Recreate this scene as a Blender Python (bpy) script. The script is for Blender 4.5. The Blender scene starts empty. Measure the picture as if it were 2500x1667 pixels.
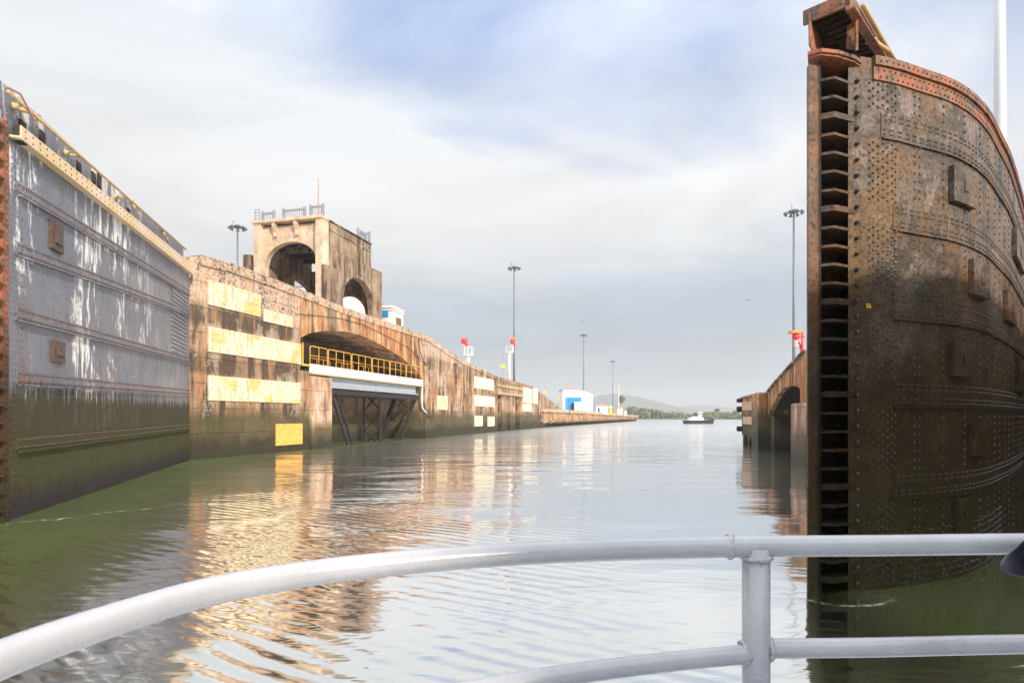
import bpy, bmesh, math, random
from mathutils import Vector, Matrix
random.seed(7)
R = math.radians
S = bpy.context.scene
col = S.collection
H = 2.6           # eye height over the water
F = 1500.0        # focal length in photo pixels
U0, V0 = 1250.0, 1014.0   # principal column, horizon row

# ---------------------------------------------------------------- camera
cam = bpy.data.cameras.new("camera"); camo = bpy.data.objects.new("camera", cam); col.objects.link(camo)
camo.location = (0, 0, H); camo.rotation_euler = (R(90), 0, 0)
cam.sensor_width = 36; cam.lens = 36 * F / 2500; cam.shift_y = (V0 - 833.5) / 2500
cam.clip_start = 0.05; cam.clip_end = 20000
S.camera = camo

# ---------------------------------------------------------------- world, sun, exposure
SUN_EL, SUN_AZ = 27, 36         # azimuth: degrees to the right of straight behind the camera
w = bpy.data.worlds.new("World"); S.world = w; w.use_nodes = True
nt = w.node_tree; nt.nodes.clear()
def wn(t, **k):
    n = nt.nodes.new(t)
    for a, b in k.items(): setattr(n, a, b)
    return n
L = nt.links.new
def ramp_set(n, pts, interp='LINEAR'):
    cr = n.color_ramp; cr.interpolation = interp
    while len(cr.elements) > 1: cr.elements.remove(cr.elements[-1])
    for i, (p, c) in enumerate(pts):
        e = cr.elements[0] if i == 0 else cr.elements.new(p)
        e.position = p; e.color = (*c, 1) if len(c) == 3 else c
out = wn('ShaderNodeOutputWorld'); bg = wn('ShaderNodeBackground'); bg.inputs[1].default_value = 0.1
L(bg.outputs[0], out.inputs[0])
sky = wn('ShaderNodeTexSky', sky_type='NISHITA'); sky.sun_disc = False
sky.sun_elevation = R(SUN_EL); sky.sun_rotation = R(180 - SUN_AZ); sky.dust_density = 1.5
tc = wn('ShaderNodeTexCoord'); sep = wn('ShaderNodeSeparateXYZ'); L(tc.outputs['Generated'], sep.inputs[0])
def wmath(op, a, b=None, c=None):
    n = wn('ShaderNodeMath', operation=op)
    for i, x in enumerate((a, b, c)):
        if x is None: continue
        if isinstance(x, (int, float)): n.inputs[i].default_value = x
        else: L(x, n.inputs[i])
    return n.outputs[0]
zc = wmath('MAXIMUM', sep.outputs['Z'], 0.0)
den = wmath('ADD', zc, 0.16)
cx = wmath('DIVIDE', sep.outputs['X'], den); cy = wmath('DIVIDE', sep.outputs['Y'], den)
comb = wn('ShaderNodeCombineXYZ'); L(cx, comb.inputs[0]); L(cy, comb.inputs[1])
mp = wn('ShaderNodeMapping'); L(comb.outputs[0], mp.inputs[0])
mp.inputs['Location'].default_value = (-3.2, 1.7, 0); mp.inputs['Scale'].default_value = (0.496, 0.68, 1); mp.inputs['Rotation'].default_value = (0, 0, R(14))
n1 = wn('ShaderNodeTexNoise'); L(mp.outputs[0], n1.inputs[0]); n1.inputs['Scale'].default_value = 1.15
n1.inputs['Detail'].default_value = 8; n1.inputs['Roughness'].default_value = 0.52; n1.inputs['Distortion'].default_value = 0.55
n2 = wn('ShaderNodeTexNoise'); L(mp.outputs[0], n2.inputs[0]); n2.inputs['Scale'].default_value = 0.55
n2.inputs['Detail'].default_value = 4
r1 = wn('ShaderNodeValToRGB'); L(n1.outputs[0], r1.inputs[0]); ramp_set(r1, [(0.33, (0, 0, 0)), (0.50, (1, 1, 1))])
# clear blue shows only high up; the sheet of thin cloud closes towards the horizon
up = wn('ShaderNodeMapRange'); L(sep.outputs['Z'], up.inputs[0])
for i, v in ((1, .33), (2, .56), (3, .88), (4, .0)): up.inputs[i].default_value = v
cov = wmath('MAXIMUM', r1.outputs[0], up.outputs[0])
# cloud sheet tone: bright higher, extra glow overhead added to whiten the water, blue grey bank below about 17 degrees
el = wn('ShaderNodeMapRange'); L(wmath('ADD', sep.outputs['Z'], wmath('MULTIPLY', wmath('SUBTRACT', n2.outputs[0], .5), .16)), el.inputs[0])
for i, v in ((1, 0), (2, 1.0)): el.inputs[i].default_value = v
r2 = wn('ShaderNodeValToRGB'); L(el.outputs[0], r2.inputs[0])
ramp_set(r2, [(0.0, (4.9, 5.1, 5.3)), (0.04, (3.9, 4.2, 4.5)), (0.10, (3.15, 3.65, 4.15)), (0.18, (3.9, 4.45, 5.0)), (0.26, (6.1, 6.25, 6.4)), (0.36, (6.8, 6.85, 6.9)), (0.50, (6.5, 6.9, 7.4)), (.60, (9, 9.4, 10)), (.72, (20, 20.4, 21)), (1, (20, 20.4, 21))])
skyb = wn('ShaderNodeMixRGB', blend_type='MIX'); skyb.inputs[0].default_value = .8
L(sky.outputs[0], skyb.inputs[1]); skyb.inputs[2].default_value = (2.3, 3.4, 6.4, 1)
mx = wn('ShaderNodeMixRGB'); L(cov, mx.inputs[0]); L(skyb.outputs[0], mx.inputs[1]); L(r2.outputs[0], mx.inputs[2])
n3 = wn('ShaderNodeTexNoise'); L(mp.outputs[0], n3.inputs[0]); n3.inputs['Scale'].default_value = 2.6; n3.inputs['Detail'].default_value = 7; n3.inputs['Distortion'].default_value = 1.0
tn = wn('ShaderNodeMapRange'); L(n3.outputs[0], tn.inputs[0])
for i, v in ((1, .3), (2, .7), (3, .89), (4, 1.10)): tn.inputs[i].default_value = v
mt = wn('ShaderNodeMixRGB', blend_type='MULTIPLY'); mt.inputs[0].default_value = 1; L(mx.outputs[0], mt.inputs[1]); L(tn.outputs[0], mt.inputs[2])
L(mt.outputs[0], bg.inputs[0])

sd = bpy.data.lights.new("sun", 'SUN'); so = bpy.data.objects.new("sun", sd); col.objects.link(so)
sd.energy = 4.2; sd.angle = R(0.9); sd.color = (1, .87, .70)
so.location = (20, -20, 60)
sv = Vector((math.sin(R(SUN_AZ)) * math.cos(R(SUN_EL)), -math.cos(R(SUN_AZ)) * math.cos(R(SUN_EL)), math.sin(R(SUN_EL))))
so.rotation_euler = sv.to_track_quat('Z', 'Y').to_euler()
S.view_settings.view_transform = 'Standard'; S.view_settings.look = 'None'
S.view_settings.exposure = 0.4; S.view_settings.gamma = 1
S.render.engine = 'CYCLES'

# ---------------------------------------------------------------- helpers
class MB:
    def __init__(s): s.v = []; s.f = []; s.rf = []
    def add(s, vs, fs):
        b = len(s.v); s.v += [tuple(x) for x in vs]; s.f += [tuple(b + i for i in f) for f in fs]
    def box(s, x0, x1, y0, y1, z0, z1):
        s.add([(x0,y0,z0),(x1,y0,z0),(x1,y1,z0),(x0,y1,z0),(x0,y0,z1),(x1,y0,z1),(x1,y1,z1),(x0,y1,z1)],
              [(0,3,2,1),(4,5,6,7),(0,1,5,4),(1,2,6,5),(2,3,7,6),(3,0,4,7)])
    def hexa(s, a, b):   # two quads
        s.add(list(a) + list(b), [(0,3,2,1),(4,5,6,7),(0,1,5,4),(1,2,6,5),(2,3,7,6),(3,0,4,7)])
    def prism(s, poly, z0, z1):
        n = len(poly)
        s.add([(x,y,z0) for x,y in poly] + [(x,y,z1) for x,y in poly],
              [tuple(range(n))[::-1], tuple(range(n, 2*n))] + [(i,(i+1)%n,n+(i+1)%n,n+i) for i in range(n)])
    def prism_y(s, poly, y0, y1):
        n = len(poly)
        s.add([(x,y0,z) for x,z in poly] + [(x,y1,z) for x,z in poly],
              [tuple(range(n))[::-1], tuple(range(n, 2*n))] + [(i,(i+1)%n,n+(i+1)%n,n+i) for i in range(n)])
    def tube(s, path, r, seg=12, r2=None, caps=True):
        path = [Vector(p) for p in path]; n = len(path); vs = []
        t = (path[1] - path[0]).normalized()
        ref = Vector((0,0,1)) if abs(t.z) < .9 else Vector((1,0,0))
        a = t.cross(ref).normalized()
        for i, p in enumerate(path):
            t = (path[min(i+1,n-1)] - path[max(i-1,0)]).normalized()
            a = (a - t * a.dot(t)).normalized(); b = t.cross(a)
            rr = r if r2 is None else r + (r2 - r) * i / (n - 1)
            for k in range(seg):
                th = 2*math.pi*k/seg; vs.append(p + (a*math.cos(th) + b*math.sin(th)) * rr)
        fs = [(i*seg+k, i*seg+(k+1)%seg, (i+1)*seg+(k+1)%seg, (i+1)*seg+k) for i in range(n-1) for k in range(seg)]
        if caps: fs += [tuple(range(seg))[::-1], tuple(range((n-1)*seg, n*seg))]
        s.add(vs, fs)
    def bar(s, p, q, w, h=None):    # square bar between two points
        h = h or w; p = Vector(p); q = Vector(q); t = (q-p).normalized()
        ref = Vector((0,0,1)) if abs(t.z) < .95 else Vector((1,0,0))
        a = t.cross(ref).normalized() * (w/2); b = t.cross(a).normalized() * (h/2)
        s.hexa([p-a-b,p+a-b,p+a+b,p-a+b],[q-a-b,q+a-b,q+a+b,q-a+b])
    def rivet(s, p, n, r, h=None, seg=6):
        n = Vector(n).normalized(); p = Vector(p); h = h or r*.7
        a = n.cross(Vector((0,0,1)));
        if a.length < .1: a = n.cross(Vector((1,0,0)))
        a.normalize(); b = n.cross(a); vs = []
        for (rr, hh) in ((1, 0), (.75, .65)):
            for k in range(seg):
                th = 2*math.pi*k/seg; vs.append(p + (a*math.cos(th)+b*math.sin(th))*r*rr + n*h*hh)
        vs.append(p + n*h); f0 = len(s.f)
        s.add(vs, [(k,(k+1)%seg,seg+(k+1)%seg,seg+k) for k in range(seg)] + [(seg+k,seg+(k+1)%seg,2*seg) for k in range(seg)])
        s.rf += range(f0, len(s.f))
    def lathe(s, c, prof, seg=16):
        vs = [(c[0]+r*math.cos(2*math.pi*k/seg), c[1]+r*math.sin(2*math.pi*k/seg), c[2]+z) for r, z in prof for k in range(seg)]
        n = len(prof)
        s.add(vs, [(i*seg+k, i*seg+(k+1)%seg, (i+1)*seg+(k+1)%seg, (i+1)*seg+k) for i in range(n-1) for k in range(seg)] + [tuple(range(seg))[::-1], tuple(range((n-1)*seg, n*seg))])
    def obj(s, name, m, parent=None, smooth=False, bevel=0, loc=None, rotz=0, recalc=True, m2=None):
        me = bpy.data.meshes.new(name); me.from_pydata(s.v, [], s.f); me.materials.append(m)
        if m2:
            me.materials.append(m2)
            for i in s.rf: me.polygons[i].material_index = 1
        if recalc:
            bm = bmesh.new(); bm.from_mesh(me); bmesh.ops.recalc_face_normals(bm, faces=bm.faces); bm.to_mesh(me); bm.free()
        if smooth: me.polygons.foreach_set('use_smooth', [True]*len(me.polygons))
        o = bpy.data.objects.new(name, me); col.objects.link(o)
        if parent: o.parent = parent
        if loc: o.location = loc
        o.rotation_euler.z = rotz
        if bevel:
            b = o.modifiers.new('bevel', 'BEVEL'); b.width = bevel; b.segments = 2; b.limit_method = 'ANGLE'
        return o
def tag(o, label, cat, group=None, kind=None):
    if label: o['label'] = label
    if cat: o['category'] = cat
    if group: o['group'] = group
    if kind: o['kind'] = kind
    return o
def thing(name, label, cat, loc=(0,0,0), rotz=0, group=None):
    o = bpy.data.objects.new(name, None); o.empty_display_size = .3; col.objects.link(o)
    o.location = loc; o.rotation_euler.z = rotz
    return tag(o, label, cat, group)
class Frame:
    def __init__(s, ox, oy, dx, dy):
        l = math.hypot(dx, dy); s.o = (ox, oy); s.d = (dx/l, dy/l); s.n = (-dy/l, dx/l); s.a = math.atan2(dy, dx)
    def su(s, u, n=0):
        k = (u-U0)/F; ox = s.o[0]+s.n[0]*n; oy = s.o[1]+s.n[1]*n
        return (k*oy-ox)/(s.d[0]-k*s.d[1])
    def sz(s, u, v, n=0):
        t = s.su(u, n); Y = s.o[1]+s.d[1]*t+s.n[1]*n
        return t, H+(V0-v)/F*Y
    def w(s, t, n=0): return (s.o[0]+s.d[0]*t+s.n[0]*n, s.o[1]+s.d[1]*t+s.n[1]*n)
    def loc(s, t=0, n=0, z=0): return (*s.w(t, n), z)
    def local(s, X, Y):
        a = X-s.o[0]; b = Y-s.o[1]; return (a*s.d[0]+b*s.d[1], a*s.n[0]+b*s.n[1])
def interp(tab):
    tab = sorted(tab)
    def f(x):
        if x <= tab[0][0]: return tab[0][1]
        for (a, za), (b, zb) in zip(tab, tab[1:]):
            if x <= b: return za+(zb-za)*(x-a)/(b-a)
        return tab[-1][1]
    return f
def at(u, v, Y): return ((u-U0)/F*Y, Y, H+(V0-v)/F*Y)

# ---------------------------------------------------------------- materials
class N:
    def __init__(s, name):
        s.m = bpy.data.materials.new(name); s.m.use_nodes = True; s.t = s.m.node_tree; s.p = s.t.nodes['Principled BSDF']
        s.tc = s.t.nodes.new('ShaderNodeTexCoord'); s.c = s.tc.outputs['Object']
        sp = s.t.nodes.new('ShaderNodeSeparateXYZ'); s.l(s.c, sp.inputs[0]); s.x, s.y, s.z = sp.outputs
    def l(s, a, b): s.t.links.new(a, b)
    def put(s, n, i, x):
        if x is None: return
        if hasattr(x, 'is_linked') or isinstance(x, bpy.types.NodeSocket): s.l(x, n.inputs[i])
        elif isinstance(x, (tuple, list)) and len(x) == 3 and n.inputs[i].type == 'RGBA': n.inputs[i].default_value = (*x, 1)
        else: n.inputs[i].default_value = x
    def math(s, op, a, b=None, c=None, clamp=False):
        n = s.t.nodes.new('ShaderNodeMath'); n.operation = op; n.use_clamp = clamp
        for i, x in enumerate((a, b, c)): s.put(n, i, x)
        return n.outputs[0]
    def noise(s, scale, detail=4, rough=.55, sc=(1,1,1), loc=(0,0,0), dist=0):
        m = s.t.nodes.new('ShaderNodeMapping'); s.l(s.c, m.inputs[0]); m.inputs['Scale'].default_value = sc; m.inputs['Location'].default_value = loc
        n = s.t.nodes.new('ShaderNodeTexNoise'); s.l(m.outputs[0], n.inputs[0])
        n.inputs['Scale'].default_value = scale; n.inputs['Detail'].default_value = detail; n.inputs['Roughness'].default_value = rough; n.inputs['Distortion'].default_value = dist
        return n.outputs[0]
    def rng(s, x, a, b, c=0, d=1, smooth=False):
        n = s.t.nodes.new('ShaderNodeMapRange')
        if smooth: n.interpolation_type = 'SMOOTHSTEP'
        s.put(n, 0, x)
        for i, v in ((1,a),(2,b),(3,c),(4,d)): s.put(n, i, v)
        return n.outputs[0]
    def mix(s, f, a, b, mode='MIX'):
        n = s.t.nodes.new('ShaderNodeMixRGB'); n.blend_type = mode
        for i, x in enumerate((f, a, b)): s.put(n, i, x)
        return n.outputs[0]
    def bump(s, h, st=.3, d=.02, base=None):
        n = s.t.nodes.new('ShaderNodeBump'); n.inputs['Strength'].default_value = st; n.inputs['Distance'].default_value = d
        s.l(h, n.inputs['Height'])
        if base: s.l(base, n.inputs['Normal'])
        s.l(n.outputs[0], s.p.inputs['Normal']); return n.outputs[0]
    def done(s, c, rough=.8, metal=0, spec=.5):
        s.put(s.p, 'Base Color', c); s.put(s.p, 'Roughness', rough); s.put(s.p, 'Metallic', metal); s.put(s.p, 'Specular IOR Level', spec)
        return s.m
def paint(name, c, rough=.5, metal=0, var=.25, sc=6, grime=(.12,.09,.06), bump=.15):
    n = N(name); a = n.noise(sc, 5); b = n.noise(sc*4, 3)
    cc = n.mix(n.rng(a, .35, .75), c, tuple(x*(1-var) for x in c))
    cc = n.mix(n.rng(b, .62, .78, 0, .5), cc, grime)
    n.bump(b, bump, .01)
    return n.done(cc, n.rng(a, .3, .7, rough*.8, min(1, rough*1.2)), metal)
def concrete(name, c1, c2, rust=.5, dark=.6, wet=1.3, algae=3.1, joint=True, spall=.4, bands=False):
    n = N(name)
    st = n.noise(1.0, 7, .65, (1.3, 1.3, .17), dist=.5); st2 = n.noise(2.2, 6, .62, (1.2, 1.2, .13), (3, 1, 5), dist=.35)
    big = n.noise(.35, 5, .6); fine = n.noise(5, 8, .7); med = n.noise(1.3, 8, .7, loc=(9,2,1))
    c = n.mix(n.rng(big, .35, .65), c1, c2)
    c = n.mix(n.rng(med, .40, .62, 0, .6), c, tuple(x*.45 for x in c1))
    if rust: c = n.mix(n.math('MULTIPLY', n.rng(st2, .46, .57), rust), c, (.36, .115, .025))
    if dark: c = n.mix(n.math('MULTIPLY', n.rng(st, .48, .58), dark), c, (.055, .04, .03))
    if bands:
        bn = n.math('ADD', n.math('MULTIPLY', n.rng(n.z, 5.0, 5.3), n.rng(n.z, 6.2, 6.7, 1, 0)), n.math('MULTIPLY', n.rng(n.z, 7.9, 8.3), n.rng(n.z, 9.1, 9.5, 1, 0)))
        bn = n.math('MULTIPLY', bn, n.math('MULTIPLY', n.rng(n.x, 10, 12, 1, .15), n.rng(st, .40, .50, .25, .95)))
        c = n.mix(bn, c, n.mix(fine, (.03,.024,.02), (.13,.09,.06)))
        c = n.mix(n.math('MULTIPLY', n.rng(n.z, 9.0, 9.8), n.math('MULTIPLY', n.rng(fine, .44, .54), .75)), c, n.mix(med, (.60,.40,.30), (.66,.55,.45)))
    sp = n.rng(n.math('MULTIPLY', fine, n.rng(big, .40, .62)), .33, .38)
    c = n.mix(n.math('MULTIPLY', sp, spall), c, (.50, .42, .33))
    c = n.mix(n.rng(fine, .56, .74, 0, .6), c, (.06, .045, .035))
    h = fine
    if joint:
        fr = n.math('FRACT', n.math('MULTIPLY', n.math('ADD', n.z, n.math('MULTIPLY', med, .05)), 1/1.52))
        jl = n.math('MULTIPLY', n.rng(fr, .0, .022, 1, 0), n.rng(med, .35, .5, .25, 1))
        c = n.mix(n.math('MULTIPLY', jl, .75), c, (.04, .03, .022))
        h = n.math('SUBTRACT', fine, n.math('MULTIPLY', jl, .8))
    zz = n.math('ADD', n.z, n.math('MULTIPLY', n.math('SUBTRACT', st, .5), 2.2))
    zz = n.math('ADD', zz, n.math('MULTIPLY', n.math('SUBTRACT', big, .5), 1.6))
    c = n.mix(n.rng(zz, algae-.9, algae+.5, .9, 0, True), c, n.mix(n.rng(med, .4, .65), (.070,.048,.027), (.06,.066,.018)))
    c = n.mix(n.rng(zz, wet-.5, wet+.4, .93, 0, True), c, n.mix(n.rng(med, .4, .6), (.032, .022, .016), (.03, .033, .014)))
    b = n.bump(n.math('ADD', h, n.math('MULTIPLY', med, 1.5)), .8, .07)
    return n.done(c, n.rng(zz, wet, algae, .72, .92), spec=.3)

M = {}
M['wall'] = concrete('wall_concrete', (.38,.265,.17), (.53,.385,.26), .6, .95, bands=True)
M['rusty_wall'] = concrete('stained_concrete', (.54,.30,.145), (.64,.42,.23), .9, .8, joint=False, spall=.2)
M['wall_far'] = concrete('far_wall_concrete', (.56,.38,.24), (.64,.47,.31), .28, .40)
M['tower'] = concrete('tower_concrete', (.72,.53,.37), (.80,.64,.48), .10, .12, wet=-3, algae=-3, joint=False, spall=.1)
M['tower_side'] = concrete('dim_brown_concrete', (.28,.20,.135), (.42,.31,.21), .12, .9, wet=-3, algae=-3, joint=False, spall=.15)  # browner concrete, with the side's dimmer light put into the colour
M['interior'] = concrete('shaded_concrete', (.22,.14,.085), (.30,.20,.12), .2, .8)  # concrete tone darkened to stand for shade inside recesses
M['pier'] = concrete('pier_concrete', (.54,.36,.24), (.62,.44,.31), .3, .6, spall=.7, wet=.7, algae=1.9)

def gate_left_mat(name, rusty):
    n = N(name)
    st = n.noise(1.0, 5, .6, (3.0, 3.0, .12)); st2 = n.noise(1.5, 6, .68, (1.6, 1.6, .30), (4, 0, 2), dist=.4)
    big = n.noise(.45, 4); med = n.noise(2.2, 7, .65); fine = n.noise(9, 6, .7)
    c = n.mix(n.rng(big, .35, .65), (.125,.14,.18), (.18,.195,.235))
    c = n.mix(n.rng(med, .5, .7, 0, .5), c, (.12,.12,.145))
    # white streaks, sky sheen painted into the colour, thickest on the near half between the ribs
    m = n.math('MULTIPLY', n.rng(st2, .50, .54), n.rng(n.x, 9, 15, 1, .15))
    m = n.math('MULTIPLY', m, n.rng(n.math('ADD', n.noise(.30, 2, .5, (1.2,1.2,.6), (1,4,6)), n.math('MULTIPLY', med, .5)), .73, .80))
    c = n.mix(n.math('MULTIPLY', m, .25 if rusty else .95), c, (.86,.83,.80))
    rm = n.math('MULTIPLY', n.rng(fine, .48, .62), n.rng(big, .56 if not rusty else .34, .64 if not rusty else .46))
    c = n.mix(n.math('MULTIPLY', rm, .9 if rusty else .6), c, (.11,.045,.03))
    c = n.mix(n.math('MULTIPLY', n.rng(st, .60, .70), .5), c, (.18,.08,.05))
    sp = n.math('MULTIPLY', n.rng(n.noise(16, 5, .75), .55, .62), n.rng(n.x, 2, 14, 1, .35))
    c = n.mix(n.math('MULTIPLY', sp, .8), c, (.10,.045,.03))
    c = n.mix(n.math('MULTIPLY', n.rng(n.noise(1.6, 6, .7, (1.5,1.5,.22), (2,9,4)), .55, .62), n.rng(n.z, 2.5, 5.5, .9, .3)), c, (.16,.075,.05))
    zz = n.math('ADD', n.z, n.math('MULTIPLY', n.math('SUBTRACT', n.noise(4, 4, .7, (1.6,1.6,.10), (7,7,7)), .5), 2.0))
    c = n.mix(n.rng(zz, 3.15, 3.5, .95, 0), c, n.mix(n.rng(med, .4, .6), (.050,.038,.026), (.055,.052,.018)))
    c = n.mix(n.rng(zz, 1.7, 2.4, .75, 0), c, n.mix(n.rng(fine, .4, .6), (.038,.044,.012), (.075,.066,.028)))
    c = n.mix(n.rng(zz, .3, 1.0, .95, 0), c, n.mix(n.rng(med, .4, .6), (.028,.018,.015), (.035,.030,.036)))
    n.bump(n.math('ADD', med, n.math('MULTIPLY', fine, .5)), .35, .04)
    return n.done(c, n.math('ADD', n.rng(med, .3, .7, .28, .5), n.rng(zz, 3.0, 3.6, .35, 0)), .0, n.rng(zz, 3.0, 3.6, .08, .5))
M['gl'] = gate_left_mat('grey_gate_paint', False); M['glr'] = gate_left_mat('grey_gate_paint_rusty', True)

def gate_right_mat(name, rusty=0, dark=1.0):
    n = N(name)
    big = n.noise(.7, 5, .6); med = n.noise(2.6, 8, .7); fine = n.noise(14, 6, .75); st = n.noise(2, 5, .6, (2,2,.2))
    c = n.mix(n.rng(big, .38, .62), (.080,.058,.038), (.165,.12,.085))
    c = n.mix(n.rng(med, .52, .60, 0, .85), c, (.19,.145,.125))
    c = n.mix(n.rng(n.noise(.8, 7, .7, loc=(5,3,8)), .50, .57, 0, .85), c, (.17,.085,.025)); c = n.mix(n.rng(n.noise(.9, 7, .75, loc=(15,3,2)), .54, .58, 0, .7), c, (.028,.022,.013)); c = n.mix(n.rng(n.noise(1.3, 7, .7, loc=(1,13,2)), .57, .62, 0, .7), c, (.27,.19,.17))
    c = n.mix(n.rng(st, .56, .66, 0, .6), c, (.05,.035,.025))
    if rusty:
        c = n.mix(n.math('MULTIPLY', n.rng(med, .40, .55), rusty), c, n.mix(n.rng(fine, .45, .6), (.34,.09,.03), (.50,.21,.09)))
    c = n.mix(n.rng(fine, .50, .62, 0, .85), c, (.022,.014,.010))
    c = n.mix(n.rng(n.math('MULTIPLY', fine, med), .40, .46, 0, .5), c, (.30,.26,.20))
    zz = n.math('ADD', n.z, n.math('MULTIPLY', n.math('SUBTRACT', big, .5), 3))
    c = n.mix(n.rng(zz, 3.2, 5.8, .86, 0, True), c, n.mix(n.rng(med, .4, .6), (.022,.012,.006), (.034,.022,.008)))  # darker lower half: wet stain plus painted wall shadow
    c = n.mix(n.rng(zz, .6, 1.9, .9, 0, True), c, n.mix(n.rng(fine, .4, .6), (.014,.012,.006), (.05,.042,.013)))
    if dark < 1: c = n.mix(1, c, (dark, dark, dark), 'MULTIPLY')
    n.bump(n.math('ADD', fine, n.math('MULTIPLY', med, 1.5)), .7, .03)
    return n.done(c, n.rng(fine, .4, .65, .30, .65), .0, n.rng(zz, 3, 6.5, .12, .45))
M['gr'] = gate_right_mat('wet_shaded_rusty_steel'); M['grr'] = gate_right_mat('orange_rusty_steel', 1.0); M['grd'] = gate_right_mat('shaded_gate_steel', 0, .35); M['grn'] = gate_right_mat('bracket_steel', .2, .62)  # the recess copy is darkened, shade painted into the steel colour
M['rivet'] = paint('dark_rivet_steel', (.045,.032,.024), .32, .1, .5, 9, (.10,.06,.03))
M['rust_plate'] = paint('rust_brown_plate', (.10,.055,.04), .6, 0, .5, 6, (.25,.20,.18))
M['timber'] = gate_right_mat('sealing_timber', .25, .95)

n = N('fender_board_paint'); a = n.noise(1.6, 6, .6, (.45,1,2.2)); b = n.noise(7, 6, .7, (.4,1,2)); st = n.noise(3, 5, .6, (2,1,.3))
c = n.mix(n.rng(a, .42, .58), (.62,.50,.25), (.62,.43,.08))
c = n.mix(n.rng(n.noise(.8, 5, .6, loc=(3,3,3)), .40, .52, 0, .9), c, (.66,.60,.46))
c = n.mix(n.rng(b, .54, .64, 0, .7), c, (.42,.28,.13)); c = n.mix(n.rng(st, .52, .62, 0, .65), c, (.42,.30,.16))
fr = n.math('FRACT', n.math('MULTIPLY', n.z, 3.1)); pl = n.rng(fr, 0, .05, 1, 0)
c = n.mix(n.math('MULTIPLY', pl, .35), c, (.35,.25,.12)); n.bump(n.math('SUBTRACT', b, pl), .4, .02)
M['board'] = n.done(c, .6)
n = N('board_worn_paint'); a = n.noise(3, 6, .6)
M['board_pale'] = n.done(n.mix(n.rng(a, .4, .65), (.76,.70,.54), (.66,.53,.32)), .6)
n = N('orange_board_paint'); a = n.noise(3, 6, .6, (1,1,4)); M['board_orange'] = n.done(n.mix(n.rng(a, .4, .62), (.82,.47,.10), (.66,.31,.06)), .55)
n = N('beam_paint'); a = n.noise(.6, 5, .6); b = n.noise(6, 6, .7)
c = n.mix(n.rng(a, .4, .6), (.74,.56,.42), (.70,.50,.24)); c = n.mix(n.rng(b, .58, .7, 0, .6), c, (.45,.16,.06)); M['beam'] = n.done(c, .5)
M['yellow'] = paint('yellow_rail_paint', (.80,.40,.04), .4, 0, .15, 5, (.35,.12,.03))
M['pale_yellow'] = paint('weathered_yellow_paint', (.58,.42,.20), .5, 0, .3, 5, (.25,.12,.06))
M['tan_board'] = paint('tan_board_paint', (.52,.33,.22), .6, 0, .3, 3, (.3,.2,.12))
M['white'] = paint('white_paint', (.80,.79,.77), .5, 0, .08, 3, (.5,.45,.4), .05)
M['grey'] = paint('grey_blue_paint', (.36,.40,.46), .45, 0, .2, 2, (.2,.14,.1))
M['black_steel'] = paint('dark_steel', (.030,.025,.024), .6, .2, .4, 3, (.16,.09,.05))
M['dark'] = paint('black_rubber', (.02,.02,.022), .8, 0, .2)
M['dark_opening'] = paint('shadowed_steel', (.03,.022,.02), .9)
M['mast'] = paint('galvanised_mast', (.17,.19,.22), .5, .3, .15, 3)
M['white_mast'] = paint('white_mast_paint', (.62,.65,.68), .4, 0, .08, 3, (.5,.5,.5), .02)
M['lamp'] = paint('lamp_housing', (.10,.10,.11), .5, .2)
M['glass'] = paint('lamp_glass', (.75,.76,.78), .2)
M['red'] = paint('red_paint', (.78,.05,.07), .4, 0, .15, 4, (.5,.1,.1))
M['pink'] = paint('pink_white_paint', (.75,.55,.55), .5)
M['orange'] = paint('orange_paint', (.85,.30,.03), .4)
M['sign_yellow'] = paint('signal_yellow', (.85,.55,.04), .4)
M['blue'] = paint('blue_cladding', (.01,.26,.62), .45, 0, .15, 2, (.02,.15,.4))
M['deep_blue'] = paint('blue_panel', (.01,.10,.35), .45)
M['window'] = paint('dark_glass', (.04,.05,.07), .12)
M['rail_grey'] = paint('roof_rail_paint', (.30,.31,.34), .5)
M['wood_pile'] = concrete('fender_timber', (.62,.40,.24), (.70,.50,.32), .5, .5, joint=False, wet=.5, algae=.9)
M['quay'] = concrete('quay_concrete', (.58,.42,.29), (.64,.50,.36), .25, .6, joint=False, wet=.6, algae=1.6)
M['deep_shade'] = concrete('deep_shade_concrete', (.022,.018,.015), (.03,.024,.02), 0, .7)  # recess shade put into the colour as near-black concrete
M['paving'] = concrete('esplanade_concrete', (.45,.40,.34), (.5,.45,.4), .1, .2, wet=-9, algae=-9, joint=False)
M['cable'] = paint('black_cable', (.03,.022,.02), .7)
M['roof_red'] = paint('pale_red_roof', (.50,.30,.25), .7)

# ship rail enamel: glossy pale lilac grey, brush marks and chips
n = N('rail_enamel'); a = n.noise(3, 5, .6); b = n.noise(60, 4, .6, (.3,1,1)); e = n.noise(9, 7, .75)
c = n.mix(n.rng(a, .35, .7), (.40,.405,.43), (.31,.315,.345)); c = n.mix(n.rng(e, .66, .70, 0, .6), c, (.40,.36,.36))
v = n.t.nodes.new('ShaderNodeTexVoronoi'); n.l(n.c, v.inputs[0]); v.inputs['Scale'].default_value = 14; v.feature = 'DISTANCE_TO_EDGE'
cr = n.math('MULTIPLY', n.rng(v.outputs['Distance'], 0, .01, 1, 0), n.rng(a, .56, .62))
c = n.mix(n.math('MULTIPLY', cr, .7), c, (.32,.30,.32))
n.bump(n.math('ADD', n.math('MULTIPLY', b, .4), e), .30, .004); M['enamel'] = n.done(c, n.rng(b, .3, .7, .18, .34), 0, .6)

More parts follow.
